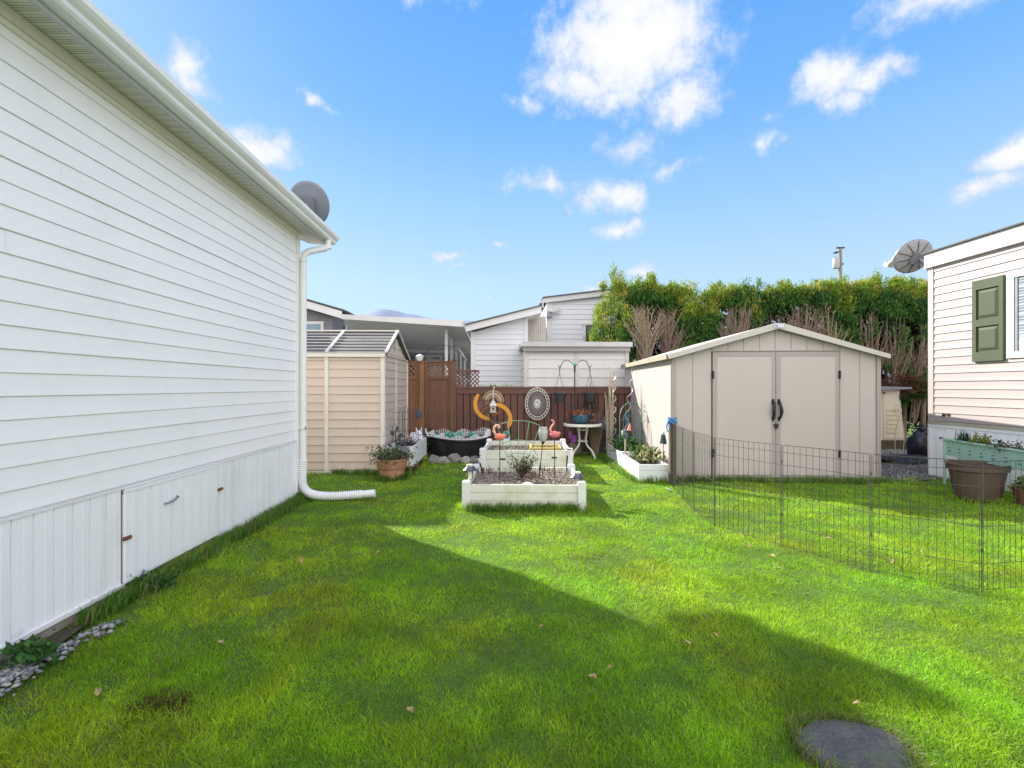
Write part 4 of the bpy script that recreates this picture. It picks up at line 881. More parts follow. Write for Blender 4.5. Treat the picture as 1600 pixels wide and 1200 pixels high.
for s_ in (-1,1): mb.tube([(.06+.04*s_,-.02,.24),(.06+.05*s_,-.02,.32)], [.025,.003], 8)
mb.build('figure', mat('ornament_white', (.62,.64,.70), .4, .12), t, 'full')
plant('heather', 'low green and purple plants inside the bench planter', 'plant', (-1.62,8.6,.36), 'leafy', .2, .12, 160, [(.05,.10,.04),(.09,.13,.06),(.12,.09,.11)], .035)
plant('dark_foliage', 'dark leafy clump between the bench planter and the pond', 'plant', (-1.42,9.75,0), 'leafy', .16, .6, 300, [(.03,.045,.02),(.05,.05,.03),(.06,.04,.03)], .06)
# trellis stakes by the shed
t = thing('wire_obelisk', 'thin dark wire plant support with looped tops against the beige shed', 'trellis', (-1.72,8.55,.3)); mb = MB()
for k, xx in enumerate((-.14,-.03,.06,.16)):
    h_ = (.50,.75,.80,.78)[k]; mb.tube([(xx,0,0),(xx,0,h_-.06),(xx+.03,0,h_),(xx+.06,0,h_-.05),(xx+.06,0,h_-.5)], .0045, 5)
for zz in (.35,.55,.68): mb.tube([(-.14,0,zz),(.2,0,zz+.02)], .0035, 4)
mb.build('wire', black_metal, t)
t = thing('leaf_stake', 'dark metal leaf-shaped garden stake on the wire support by the fence', 'garden stake', (-1.42,8.62,.36)); mb = MB(); mb.tube([(0,0,0),(0,0,.55)], .005, 5); mb.lathe([(0,0),(.06,.05),(.07,.10),(.04,.16),(0,.2)], (0,0,.50), 12, 1, .1); mb.build('leaf', mat('leaf_metal', (.06,.07,.09), .5, .2, metal=.3), t)
# terracotta pot
terra = mat('terracotta', (.42,.20,.115), .8, .14, 6, .3, 60, dirt=(.50,.34,.24), dirtamt=.6, dscale=6)
tpos = Vector((-1.665, 7.60, 0))
t = thing('flower_pot', 'large terracotta flower pot standing in the grass at the corner of the beige shed', 'plant pot', tpos)
mb = MB(); mb.lathe([(.165,-.02),(.175,.01),(.205,.17),(.222,.175),(.226,.18),(.238,.295),(.250,.298),(.252,.315),(.242,.322),(.226,.315),(.22,.27),(0,.265)], n=48); mb.build('bowl', terra, t, True)
mb = MB(); mb.lathe([(.222,.272),(.1,.285),(0,.288)], n=24); mb.build('soil', soil, t)
plant('sage', 'grey-green leafy herb filling the terracotta pot', 'plant', tpos+Vector((0,0,.28)), 'leafy', .24, .13, 420, [(.09,.13,.06),(.13,.17,.09),(.06,.10,.04)], .05, aspect=.35)
t = thing('leaf_stake', 'dark metal rose stake with leaves standing in the terracotta pot', 'garden stake', tpos+Vector((.06,0,.28))); mb = MB()
mb.tube([(0,0,0),(.01,0,.2),(-.01,0,.36),(.0,0,.50)], .006, 6); lm = mat('leaf_metal', ())
for (xx, zz, rr) in ((-.09,.24,-1),(.09,.28,.9),(.02,.50,.2),(-.05,.42,-.8),(.07,.40,.9)):
    q = Matrix.Translation((xx,0,zz)) @ Matrix.Rotation(rr,4,'Y'); mb.lathe([(0,-.045),(.028,0),(.02,.03),(0,.055)], (0,0,0), 10, 1, .2, m=q); mb.tube([(0,0,zz-.05),(xx,0,zz)], .003, 4)
mb.blob((-.06,0,.44), (.035,.03,.03), .2, 4, 10); mb.build('rose', lm, t)
t = thing('leaf_stake', 'grey metal umbrella-leaf stake leaning out of the right of the terracotta pot', 'garden stake', tpos+Vector((.15,-.03,.28))); mb = MB()
mb.tube([(0,0,0),(.03,0,.12),(.05,0,.20)], .005, 5); q = Matrix.Translation((.06,0,.19)) @ Matrix.Rotation(R(22),4,'Y'); mb.lathe([(.085,-.025),(.075,.0),(.05,.02),(0,.035)], n=14, sx=1.15, sy=.7, m=q)
for a in range(5): mb.tube([q @ Vector((.06*math.cos(a*1.25),.04*math.sin(a*1.25),-.02)), (.07+.05*math.cos(a),0,.04-.02*a)], .003, 4)
mb.tube([(-.03,0,.20),(-.05,0,.24)], [.012,.003], 6); mb.build('umbrella', mat('grey_leaf', (.10,.11,.12), .4, .2, metal=.4), t)

# ================================================================ FENCE ORNAMENTS
# oval filigree spinner
oc = PY(839.5, 631, 10.22); t = thing('oval_spinner', 'white and grey oval filigree wind spinner hanging in front of the brown fence', 'wind spinner', oc)
fil = mat('filigree', (.55,.54,.50), .5, .15, 20, .1); ra, rb_ = .255, .335
mb = MB()
N_ = 26
for k in range(N_):
    a = 2*PI*k/N_; cx, cz = ra*.92*math.cos(a), rb_*.92*math.sin(a)
    mb.tube([(cx+.030*math.cos(b_), 0, cz+.034*math.sin(b_)) for b_ in np.linspace(0,2*PI,9)], .0065, 4)
for f_ in (.83,1.0): mb.tube([(ra*f_*math.cos(a),0,rb_*f_*math.sin(a)) for a in np.linspace(0,2*PI,49)], .007, 4)
mb.build('scroll_rim', fil, t)
mb = MB()
for k in range(56):
    a = 2*PI*k/56; mb.tube([(ra*.28*math.cos(a),.004,rb_*.28*math.sin(a)),(ra*.82*math.cos(a),.004,rb_*.82*math.sin(a))], .0035, 4)
for f_ in (.45,.62): mb.tube([(ra*f_*math.cos(a),.0,rb_*f_*math.sin(a)) for a in np.linspace(0,2*PI,49)], .003, 4)
mb.build('spokes', mat('filigree_grey', (.30,.29,.29), .5, .15), t)
mb = MB(); mb.lathe([(0,-.004),(.07,-.004),(.072,0),(.07,.004),(0,.004)], n=24, sx=1, sy=1.35, m=Matrix.Rotation(R(90),4,'X')); 
for k in range(10): mb.blob((.045*math.cos(k*.63),-.010,.06*math.sin(k*.63)), .014, .1, k, 6)
mb.build('medallion', fil, t); mb = MB(); mb.tube([(0,.01,rb_),(0,.06,rb_+.05),(0,.17,rb_+.02)], .004, 4); mb.build('hook', fil, t)
# orange arc spinner
oc = PY(770, 638, 9.75); t = thing('arc_spinner', 'wind spinner of orange and copper arcs turning in front of the brown fence', 'wind spinner', oc)
orange = mat('spinner_orange', (.62,.27,.02), .4, .12, 8, .05); copper = mat('spinner_copper', (.22,.08,.03), .5, .15, metal=.3); bronze2 = mat('spinner_tan', (.30,.20,.12), .5, .12, metal=.2); gold = mat('spinner_wire', (.32,.24,.14), .5)
sc_ = 9.9/F
def arc(m, name, cx, cy, r0, r1, a0, a1, th=.012, y=0):   # px units, centre relative to 770,638; angle deg, 0=right, ccw
    mb = MB(); K = 24; q = []
    for k in range(K+1):
        a = R(a0+(a1-a0)*k/K); tpz = min(1, 4*k/K+.55, 4*(K-k)/K+.55)
        rm, hw = (r0+r1)/2, (r1-r0)/2*tpz
        for rr in (rm-hw, rm+hw):
            for yy in (-th/2, th/2): q.append(((cx-770+rr*math.cos(a))*sc_, y+yy, -(cy-638-rr*math.sin(a))*sc_))
    fs = [(0,1,3,2),(4*K,4*K+2,4*K+3,4*K+1)]
    for k in range(K):
        b = 4*k; fs += [(b,b+4,b+5,b+1),(b+2,b+3,b+7,b+6),(b,b+2,b+6,b+4),(b+1,b+5,b+7,b+3)]
    mb.add(q, fs); return mb.build(name, m, t)
arc(orange, 'orange_arc', 766, 631, 20, 26, 140, 268)
arc(orange, 'orange_arc', 774, 655, 20, 26, -32, 92, y=-.03)
for r_, m_2 in ((17,bronze2),(13,mat('spinner_cream', (.42,.33,.22), .5, .1)),(9.3,bronze2)): arc(m_2, 'tan_arc', 770.5, 627, r_-3, r_, -8, 172, y=.03+r_*.0005)
arc(copper, 'copper_arc', 768, 650, 13, 17, 95, 165, y=.05); arc(copper, 'copper_arc', 770, 632, 14, 18, -95, -10, y=.055)
for r_ in (17,14.5): 
    mb = MB(); mb.tube([((780-770+r_*1.15*math.cos(a))*sc_,-.01,-(648-638-r_*.85*math.sin(a))*sc_) for a in np.linspace(R(170),R(340),20)], .004, 5); mb.build('wire_arc', gold, t)
for r_ in (19,16,13): 
    mb = MB(); mb.tube([((765-770+r_*math.cos(a))*sc_,.02,-(643-638-r_*math.sin(a))*sc_) for a in np.linspace(R(85),R(165),12)], .004, 5); mb.build('wire_arc', gold, t)
mb = MB(); mb.tube([(0,.07,-.05),(0,.075,-oc.z)], .009, 6); mb.build('pole', black_metal, t)
# bird house lantern
oc = PY(770.5, 634, 9.55); t = thing('bird_house', 'small weathered grey bird house hanging on a white chain in front of the orange spinner', 'bird house', oc)
gw = mat('bird_house_grey', (.40,.38,.33), .7, .25, 25, .3); s_ = .075
mb = MB(); mb.box((-s_*.75,-s_*.75,-.12), (s_*.75,s_*.75,.0)); mb.box((-s_*.9,-s_*.9,-.135), (s_*.9,s_*.9,-.12)); bx_ = mb.build('box', gw, t)
mb = MB(); mb.lathe([(.105,0),(.095,.015),(.045,.085),(.018,.10),(.014,.13),(0,.135)], n=4, m=Matrix.Rotation(R(45),4,'Z')); mb.build('roof', mat('bird_roof', (.48,.48,.47), .5, .12), t)
mb = MB(); mb.lathe([(.019,0),(.019,.004),(0,.004)], n=14, m=Matrix.Translation((.0,-s_*.75,-.055)) @ Matrix.Rotation(R(90),4,'X')); mb.build('entrance', dark_gap, bx_)
mb = MB(); mb.tube([(0,0,.13),(.004,0,.22),(0,0,.30),(.02,.02,.35),(.02,.3,.37),(.0,.72,.34)], .006, 6)
for k in range(6): mb.blob((0,0,.15+k*.028), .010, .1, k, 6)
mb.build('chain', mat('chain_white', (.62,.60,.57), .5), t)
# shepherd hooks
pc = Vector((PY(898,640,10.05).x, 10.05, 0))
t = thing('shepherd_hook', 'double-armed black shepherd hook pole with a green glass flower on top', 'plant hanger', pc)
zt0 = PY(898,572,10.05).z; k_ = 10.05/F
mb = MB(); mb.tube([(0,0,-.05),(0,0,zt0)], .012, 8); mb.tube([(0,0,zt0-.12),(0,0,zt0)], .02, 8)
for s_ in (-1,1):
    mb.tube([(0,0,zt0-.03),(s_*4*k_,0,zt0+.07),(s_*12*k_,0,zt0+.13),(s_*19*k_,0,zt0+.09),(s_*23.5*k_,0,zt0-.05),(s_*24*k_,0,zt0-.14)], .009, 6)
    mb.tube([(s_*24*k_,0,zt0-.03),(s_*21*k_,0,zt0+.01)], .008, 5); mb.tube([(s_*24*k_,0,zt0-.03),(s_*26.5*k_,0,zt0+.02)], .008, 5)
mb.build('pole', black_metal, t, True)
mb = MB()
for k in range(9):
    a = k*.7; q = Matrix.Translation((0,0,zt0+.0)) @ Matrix.Rotation(a,4,'Z') @ Matrix.Rotation(R(32+8*(k%3)),4,'Y'); mb.lathe([(0,0),(.012,.04),(.016,.08),(0,.13)], n=6, sx=1, sy=.35, m=q)
mb.build('glass_flower', mat('flower_green', (.25,.50,.33), .25, .3, 20, 0), t)
for s_, lb in ((-1,'black hanging pot on the left arm of the shepherd hook'),(1,'black hanging pot on the right arm of the shepherd hook, dead leaves trailing')):
    c = pc+Vector((s_*24*k_,0,zt0-.14)); t = thing('hanging_pot', lb, 'hanging pot', c, 0, 'pots hanging from the shepherd hook')
    zr_ = PY(874,613.5,10.05).z-c.z
    mb = MB(); mb.lathe([(.105,zr_-.20),(.112,zr_-.195),(.14,zr_-.03),(.155,zr_-.028),(.157,zr_),(.145,zr_),(.13,zr_-.03),(0,zr_-.04)], n=28); mb.build('bowl', mat('pot_black', (.035,.037,.04), .4, .15), t, True)
    mb = MB()
    for a in (0.4,1.97,3.54,5.1): mb.tube([(.148*math.cos(a),.148*math.sin(a),zr_),(0,0,.0)], .003, 4)
    mb.build('hanger', black_metal, t)
    if s_ > 0: plant('trailing_ivy', 'dark dead foliage trailing under the right hanging pot', 'plant', c+Vector((0.02,0,zr_-.42)), 'leafy', .12, .26, 120, [(.04,.05,.02),(.06,.05,.03)], .04)
# table
tb = thing('round_table', 'round white patio table with four curved legs and a mossy rim by the fence', 'table', (1.72,9.85,0))
tm = mat('table_white', (.70,.69,.60), .5, .08, 5, .1, dirt=(.50,.50,.22), dirtamt=.8, dscale=5); zt2 = .69
mb = MB(); mb.lathe([(.33,zt2-.055),(.385,zt2-.05),(.392,zt2-.02),(.385,zt2),(.36,zt2+.003),(0,zt2+.003)], n=48); mb.build('tabletop', tm, tb, True)
mb = MB(); mb.lathe([(.35,zt2+.004),(.355,zt2+.012),(0,zt2+.013)], n=40); mb.build('glass_top', mat('table_dark', (.06,.065,.06), .25, .2), tb, True)
for k in range(4):
    a = R(40+90*k); c_, s_ = math.cos(a), math.sin(a); mb = MB()
    mb.tube(crom([Vector(p) for p in ((.13*c_,.13*s_,zt2-.05),(.11*c_,.11*s_,.5),(.09*c_,.09*s_,.34),(.13*c_,.13*s_,.24),(.26*c_,.26*s_,.13),(.33*c_,.33*s_,.0))], 5), .017, 8); mb.build('leg', mat('leg_white', (.66,.66,.60), .5, .08), tb, True)
mb = MB(); mb.tube([(.10*math.cos(a),.10*math.sin(a),.33) for a in np.linspace(0,2*PI,20)], .012, 6); mb.build('brace', mat('leg_white', ()), tb); mb = MB(); mb.tube([(.125*math.cos(a),.125*math.sin(a),.56) for a in np.linspace(0,2*PI,20)], .010, 6); mb.build('brace', mat('leg_white', ()), tb)
bpos = Vector((1.66,9.75,zt2+.013))
blue = mat('blue_glaze', (.035,.11,.19), .15, .3, 10, .1, dirt=(.10,.22,.28), dirtamt=.6, dscale=8, spec=.8)
t = thing('blue_pot', 'glazed blue pot on the round white table', 'plant pot', bpos); mb = MB(); mb.lathe([(.10,0),(.125,.01),(.165,.09),(.175,.155),(.186,.16),(.186,.178),(.17,.175),(.155,.14),(0,.13)], n=36); mb.build('bowl', blue, t, True)
leaves('dry_leaves', t, [(bpos.x+random.gauss(0,.1),bpos.y+random.gauss(0,.07),bpos.z+.17+random.uniform(0,.05)) for _ in range(40)], 9, .05, .02, [(.32,.12,.06),(.24,.09,.045),(.38,.18,.10)], .3)
plant('dead_sedum', 'brown dry twiggy plant hanging over the right side of the blue pot', 'plant', bpos+Vector((.22,0,.08)), 'leafy', .06, .09, 60, [(.22,.11,.07),(.16,.08,.05)], .035)
t = thing('purple_pot', 'small bright purple pot on a mossy stone block under the round table', 'plant pot', (1.55,9.92,.30)); mb = MB(); mb.lathe([(.06,0),(.085,.12),(.09,.125),(.09,.14),(.07,.13),(0,.12)], n=20); mb.box((-.10,-.02,.08),(-.05,.02,.22)); mb.build('bowl', mat('purple', (.28,.09,.36), .4, .1), t, True)
o = MB(); o.blob((0,0,.14), (.15,.13,.17), .08, 12, 14); q = o.build('stone_block', mat('stone_moss', (.12,.11,.085), .9, .3, 8, .8, 30, dirt=(.09,.10,.04), dirtamt=.8, dscale=6), None, True); q.location = (1.56,9.95,0); tag(q, 'squat mossy dark stone block carrying the purple pot', 'stone')
# branch bundle and spiral stakes
bm_ = mat('dry_branch', (.26,.19,.13), .85, .25, 10, .3); bm2 = mat('pale_branch', (.42,.35,.26), .8, .2, 10, .3)
def twigs(name, label, base, n, h, spread, m, r=.008, seed=1, lean=(0,0), forks=2):
    rr = random.Random(seed); t = thing(name, label, 'branches', base); mb = MB()
    for k in range(n):
        a = rr.uniform(0,6.28); f_ = rr.uniform(.25,1)*spread; hh = h*rr.uniform(.6,1.0); p0 = Vector((.05*math.cos(a),.05*math.sin(a),-.02)); p2 = Vector((f_*math.cos(a)+lean[0]*hh,f_*math.sin(a)*.5+lean[1]*hh,hh)); p1 = p0.lerp(p2,.5)+Vector((rr.uniform(-.03,.03),0,0)); rad = r*rr.uniform(.6,1.2)
        mb.tube([p0,p1,p2], [rad,rad*.8,rad*.3], 5)
        for j in range(forks):
            q0 = p0.lerp(p2, rr.uniform(.4,.8)); mb.tube([q0, q0+Vector((rr.uniform(-.10,.10),rr.uniform(-.05,.05),rr.uniform(.12,.3)*h*.5))], [rad*.5,.0015], 4)
    mb.build('twigs', m, t); return t
twigs('branch_bundle', 'bundle of tall dry branches standing at the near end of the rear planter', (2.28,9.86,.1), 11, 1.85, .13, bm2, .017, 3)
twigs('dry_stalks', 'thick clump of brown dry stalks behind the right side of the round table', (2.02,10.08,0), 34, 1.25, .27, bm_, .0085, 5)
twigs('thin_twigs', 'thin dark bare twigs rising above the fence right of the shepherd hook', (1.98,10.15,0), 8, 2.0, .16, mat('dark_twig', (.10,.07,.05), .8), .006, 9)
def spiral(label, c, p2, amp, turns, m):
    t = thing('spiral_stake', label, 'plant stake', c, 0, 'spiral plant stakes in the rear planter'); mb = MB(); d = Vector(p2)-Vector(c); L0 = d.length; pts = []
    for k in range(70):
        f_ = k/69; p = d*f_; a = turns*2*PI*f_; am = amp*min(1, 3*(1-f_)+.2); pts.append(p+Vector((am*math.cos(a),am*math.sin(a),0)))
    mb.tube(pts, .007, 5); mb.build('wire', m, t)
sm_ = mat('spiral_steel', (.52,.52,.50), .3, .1, metal=.5)
spiral('straight twisted pale metal stake among the tall branches', (2.34,9.72,.1), (2.36,9.8,1.86), .035, 8, sm_)
spiral('leaning wavy pale metal stake in front of the garden shed wall', (2.46,9.55,.1), (2.80,9.9,2.0), .045, 6, sm_)
# blue things in the corner
t = thing('watering_can', 'blue watering can behind the branches in the corner by the garden shed', 'watering can', (2.22,10.22,.55)); wb = mat('can_blue', (.06,.16,.32), .4, .15)
mb = MB(); mb.lathe([(.09,0),(.095,.02),(.085,.16),(.05,.18),(0,.18)], n=20); mb.tube([(-.07,0,.05),(-.2,0,.13),(-.24,0,.12)], [.025,.014,.03], 8); mb.tube([(.08,0,.04),(.16,0,.10),(.12,0,.2),(.02,0,.2)], .010, 6); mb.build('can', wb, t, True)
t = thing('plastic_crate', 'dark stacked crate carrying the blue watering can behind the branches', 'crate', (2.3,10.2,0)); mb = MB(); mb.bbox((-.25,-.14,0), (.25,.14,.26), .01); mb.bbox((-.24,-.13,.265), (.24,.13,.545), .01); mb.build('crate', mat('crate_black', (.03,.03,.035), .6, .2, 8, .2), t)
o = MB(); o.tube([(0,0,.6),(.01,0,.75),(0,0,.9)], [.03,.05,.02], 8); o.tube([(0,0,0),(0,0,.6)], .012, 6); q = o.build('blue_bottle', wb, None, True); q.location = (2.73,10.25,0); tag(q, 'blue bottle on a stake between the branches and the garden shed wall', 'bottle')
# planters along shed
for (ya, yb, lb) in ((7.24,8.70,'near white trough planter against the lit wall of the garden shed, with a variegated hosta'),(8.73,10.02,'far white trough planter against the garden shed wall, holding the green trellis')):
    xa = 2.115+(ya-7.24)*.045; t = thing('trough_planter', lb, 'planter', (xa,ya,0), -.045, 'white trough planters along the garden shed'); d_ = yb-ya; w_ = .45; h_ = .262; mb = MB()
    for k in range(3):
        za, zb = k*h_/3+(.003 if k else 0), (k+1)*h_/3
        for lo, hi in (((0,0,za),(w_,.03,zb)),((0,d_-.03,za),(w_,d_,zb)),((0,.0301,za),(.03,d_-.0301,zb)),((w_-.03,.0301,za),(w_,d_-.0301,zb))): mb.box(lo, hi)
    mb.build('boards', mat('trough_white', (.72,.73,.75), .45, .04, 3, .1, dirt=(.55,.54,.46), dirtamt=.35, dscale=4), t)
    mb = MB(); mb.box((.035,.035,0), (w_-.035,d_-.035,.19)); mb.build('soil', soil, t)
plant('hosta', 'green and cream striped leafy plant in the near trough planter', 'plant', (2.42,7.85,.19), 'leafy', .18, .13, 170, [(.16,.22,.06),(.09,.16,.04),(.42,.42,.22)], .12, aspect=.3)
plant('bushy_herb', 'dense dark green bushy plant in the far trough planter', 'plant', (2.42,9.1,.19), 'leafy', .22, .26, 420, [(.05,.12,.03),(.08,.16,.04)], .06, aspect=.3)
t = thing('arch_trellis', 'tall green metal arch trellis leaning on the shaded part of the garden shed wall', 'trellis', (2.52,9.15,.19), R(28)); mb = MB(); tm2 = mat('trellis_teal', (.10,.22,.16), .5, .1)
def arch(w2, h2): return [(-w2,0,0),(-w2,0,h2-w2)]+[(w2*math.cos(a),0,h2-w2+w2*math.sin(a)) for a in np.linspace(PI,0,12)]+[(w2,0,0)]
mb.tube(arch(.28,.95), .009, 6); mb.tube(arch(.19,.80), .006, 5)
for xx in (-.14,-.05,.05,.14): mb.tube([(xx,0,0),(xx,0,.92-abs(xx)*.3)], .005, 4)
for zz in (.2,.4,.6): mb.tube([(-.28,0,zz),(0,0,zz+.1),(.28,0,zz)], .005, 4)
mb.build('frame', tm2, t)
o = thing('gnome', 'small garden gnome figure with an orange-pink hat on a pale stake', 'gnome', PY(977,740,8.45)+Vector((0,0,.0))); o.location.z = .19; XF[o.name] = Matrix.Translation(o.location)
mb = MB(); mb.tube([(0,0,0),(0,0,.34)], .016, 8); mb.build('stake', bm2, o); mb = MB(); mb.blob((0,0,.40), (.045,.04,.075), .1, 2, 14); mb.blob((0,-.01,.475), (.03,.03,.03), .05, 2, 12); mb.build('body', mat('gnome_body', (.10,.16,.13), .6, .4, 30), o, 'full'); mb = MB(); mb.lathe([(.04,.48),(.03,.53),(.006,.61),(0,.615)], n=14, m=Matrix.Rotation(R(8),4,'Y')); mb.build('hat', mat('gnome_hat', (.60,.24,.14), .6, .15), o, True)
mb = MB(); mb.blob((-.05,0,.44), (.02,.02,.05), .1, 2, 8); mb.build('bag', mat('gnome_white', (.6,.6,.55), .5), o)
pc_ = Vector((2.52,7.33,.19)); t = thing('pinecone_stake', 'dark blue-green pine cone shaped stake at the near end of the near trough planter', 'garden stake', pc_)
zz0 = PY(1027,693,7.33).z-.19; mb = MB(); mb.tube([(0,0,0),(0,0,zz0)], .006, 6); mb.build('stake', mat('stake_brown', (.10,.06,.04), .6), t)
mb = MB()
for k in range(60):
    a = k*2.4; f_ = k/60; r_ = .042*(1-.55*f_); mb.blob((r_*math.cos(a),r_*math.sin(a),zz0+.13*f_), .014, .2, k, 6)
mb.tube([(0,0,zz0+.10),(0.01,0,zz0+.18)], [.03,.004], 8); mb.build('cone', mat('cone_teal', (.05,.09,.09), .5, .3, 20, .2), t)
mb = MB(); mb.blob((.03,-.01,.05), (.035,.03,.018), .1, 2, 12); mb.build('snail', mat('snail_brown', (.16,.08,.06), .4, .2), t, 'full')
mb = MB(); mb.lathe([(0,0),(.012,.04),(.022,.12),(.012,.2),(0,.27)], n=8, sy=.3); o = mb.build('feather_stake', mat('feather', (.25,.2,.17), .7, .3), None, True); o.location = (2.50,7.85,.2); tag(o, 'narrow brown feather-shaped stake in front of the lit garden shed wall', 'garden stake')
mb = MB(); mb.tube([(0,0,0),(0,0,.45)], .004, 5); o = mb.build('thin_cane', mat('dark_twig', ()), None); o.location = (2.62,7.33,.19); tag(o, 'thin dark cane against the garden shed corner', 'cane')

# wooden post with blue rope, wire pen
wp = thing('wooden_post', 'weathered grey wooden post at the garden shed corner where the wire pen begins', 'post', (2.585,7.12,0)); mb = MB(); mb.bbox((-.045,-.045,-.02), (.045,.045,.93), .008); mb.build('post', mat('old_post', (.14,.11,.085), .9, .3, 6, .8, 40, dirt=(.06,.05,.04), dirtamt=.7, dscale=5, stretch=(8,8,.6)), wp)
t = thing('blue_rope', 'bright blue rope wound round the top of the weathered post', 'rope', (2.56,7.08,.90)); mb = MB()
for k in range(4): mb.tube([(.062*math.cos(a)+.02,.062*math.sin(a)+.03,.0+k*.022+.01*math.sin(2*a+k)) for a in np.linspace(0,2*PI,18)], .010, 6)
mb.tube([(-.05,0,.03),(-.08,-.01,-.06),(-.06,-.01,-.13),(-.03,-.01,-.08),(-.03,0,.0)], .010, 6); mb.build('rope', mat('rope_blue', (.04,.17,.38), .7, .2, 60, .4), t, True)
penpts = [(2.60,7.28),(2.45,6.70),(2.36,6.13),(2.272,5.56),(2.227,4.92),(2.545,4.275),(2.885,3.665),(3.376,3.285),(3.99,3.36),(4.55,3.10)]
wire = mat('pen_wire', (.075,.065,.055), .55, .25, 20, .1, metal=.4)
lbs = ['wire pen panel nearest the wooden post and the shed','second wire pen panel counting from the wooden post','third wire pen panel counting from the wooden post','fourth wire pen panel, ending where the pen turns right','fifth wire pen panel, first one after the bend, in front of the left shed door','sixth wire pen panel, in front of the right shed door','seventh wire pen panel, between the shed and the brown pot','eighth wire pen panel, running off the right edge of the picture','wire pen panel beyond the right edge']
pen = thing('wire_pen', 'folding pen of dark wire panels standing on the lawn in front of the garden shed', 'wire fence', (2.60,7.28,0))
for i, (a, b) in enumerate(zip(penpts, penpts[1:])):
    a = Vector((*a,0)); b = Vector((*b,0)); d = b-a; Lp = d.length; d.normalize(); p = lambda x_, y_, z_: a+d*x_+Vector((-d.y*y_, d.x*y_, z_))
    mb = MB(True); hh = .91; nv = 13
    for k in range(1, nv): mb.tube([p(Lp*k/nv,0,0),p(Lp*k/nv+random.uniform(-.004,.004),0,hh*.5),p(Lp*k/nv,0,hh)], .0019, 4, False)
    for f_ in (.015,.21,.50,.805,.93,1.0): mb.tube([p(.012,.002,hh*f_),p(Lp*.5,.002,hh*f_+random.uniform(-.004,.004)),p(Lp-.012,.002,hh*f_)], .0021 if f_ < 1 else .003, 4, False)
    mb.tube([p(.012,0,0),p(.012,0,hh-.01)], .0022, 5); mb.tube([p(Lp-.012,0,0),p(Lp-.012,0,hh-.01)], .0022, 5)
    pnl = mb.build('wire_panel', wire, pen)
    mb = MB(True); mb.tube([p(0,0,-.05),p(0,0,hh+.005)], .0028, 6)
    for zz in (.30,.52,.82): mb.tube([p(0,0,hh*zz),p(0,0,hh*zz+.03)], .0058, 6)
    mb.build('hinge_rod', wire, pnl)

# ================================================================ BACKGROUND BUILDINGS
wh2 = mat('neighbour_white', (.60,.61,.635), .5, .05, 1, .05, 30, dirt=(.5,.48,.42), dirtamt=.25, dscale=1.5)
wt2 = mat('neighbour_trim', (.60,.595,.58), .5, .05)
# A: low white lean-to wing
YA = 12.5
pa0, pa1 = PY(737,515,YA), PY(824,500,YA); 
na = thing('white_annex', 'white lap-sided annex with a roof sloping down to the left behind the brown fence', 'building', (pa0.x, YA, 0))
xa0, xa1 = pa0.x, pa1.x
zL, zR = PY(737,520,YA).z, PY(824,494,YA).z
lap((xa0,YA), (xa1,YA), .1, zR, .135, (0,-1), top=lambda s: zL+(zR-zL)*s, seg=14, proud=.014).build('siding', wh2, na)
mb = MB(True); mb.prism([(xa0,YA+.002,0),(xa1,YA+.002,0),(xa1,YA+.002,zR),(xa0,YA+.002,zL)], (0,5,0)); mb.build('wall', wh2, na)
for lo, hi in (((xa0-.02,YA-.03,0),(xa0+.09,YA+.001,zL+.02)),((xa1-.08,YA-.03,0),(xa1+.01,YA+.001,zR+.02))):
    mb = MB(True); mb.box(lo, hi); mb.build('corner_trim', wt2, na)
f = [PY(728,518,YA-.25), PY(846,489,YA-.25), PY(846,478,YA-.25), PY(728,508,YA-.25)]
mb = MB(True); mb.prism([tuple(p) for p in f], (0,.03,0)); mb.build('fascia', wt2, na)
mb = MB(True); mb.prism([(f[3].x-.02,YA-.29,f[3].z+.0),(f[2].x+.0,YA-.29,f[2].z+.0),(f[2].x+.0,YA-.29,f[2].z+.03),(f[3].x-.02,YA-.29,f[3].z+.03)], (0,5.4,0)); mb.build('roof', shingle, na)
mb = MB(True); mb.prism([(f[0].x,YA-.22,f[0].z+.02),(f[1].x,YA-.22,f[1].z+.02),(f[1].x,YA-.22,f[1].z+.04),(f[0].x,YA-.22,f[0].z+.04)], (0,5.2,0)); mb.build('soffit', soffit_white, na)
# tall one behind
YB = 14.2
b0_, b1_ = PY(855,480,YB), PY(985,470,YB)
nb = thing('white_building', 'taller white-sided building with one dark window behind the storage shed and cedars', 'building', (b0_.x, YB, 0))
zz_ = lambda s: PY(855,472,YB).z+s*(PY(957,461,YB).z-PY(855,472,YB).z)*1.27
lap((b0_.x,YB), (b1_.x,YB), .1, 5, .145, (0,-1), top=lambda s: zz_(s)-.0, seg=14, proud=.014).build('siding', wh2, nb)
mb = MB(True); mb.prism([(b0_.x,YB+.002,0),(b1_.x,YB+.002,0),(b1_.x,YB+.002,zz_(1)),(b0_.x,YB+.002,zz_(0))], (0,7,0)); mb.build('wall', wh2, nb)
mb = MB(True); mb.box((b0_.x-.02,YB-.03,0), (b0_.x+.13,YB+.001,zz_(0))); mb.build('corner_trim', wt2, nb)
mb = MB(True); mb.prism([(b0_.x-.25,YB-.14,zz_(0)-.06),(b1_.x,YB-.14,zz_(1)-.01),(b1_.x,YB-.14,zz_(1)+.14),(b0_.x-.12,YB-.14,zz_(0)+.09)], (0,.03,0)); mb.box((b0_.x-.16,YB-.17,zz_(0)-.20), (b0_.x-.12,YB-.14,zz_(0)+.02)); mb.build('fascia', mat('fascia_b', (.48,.48,.47), .5, .06), nb)
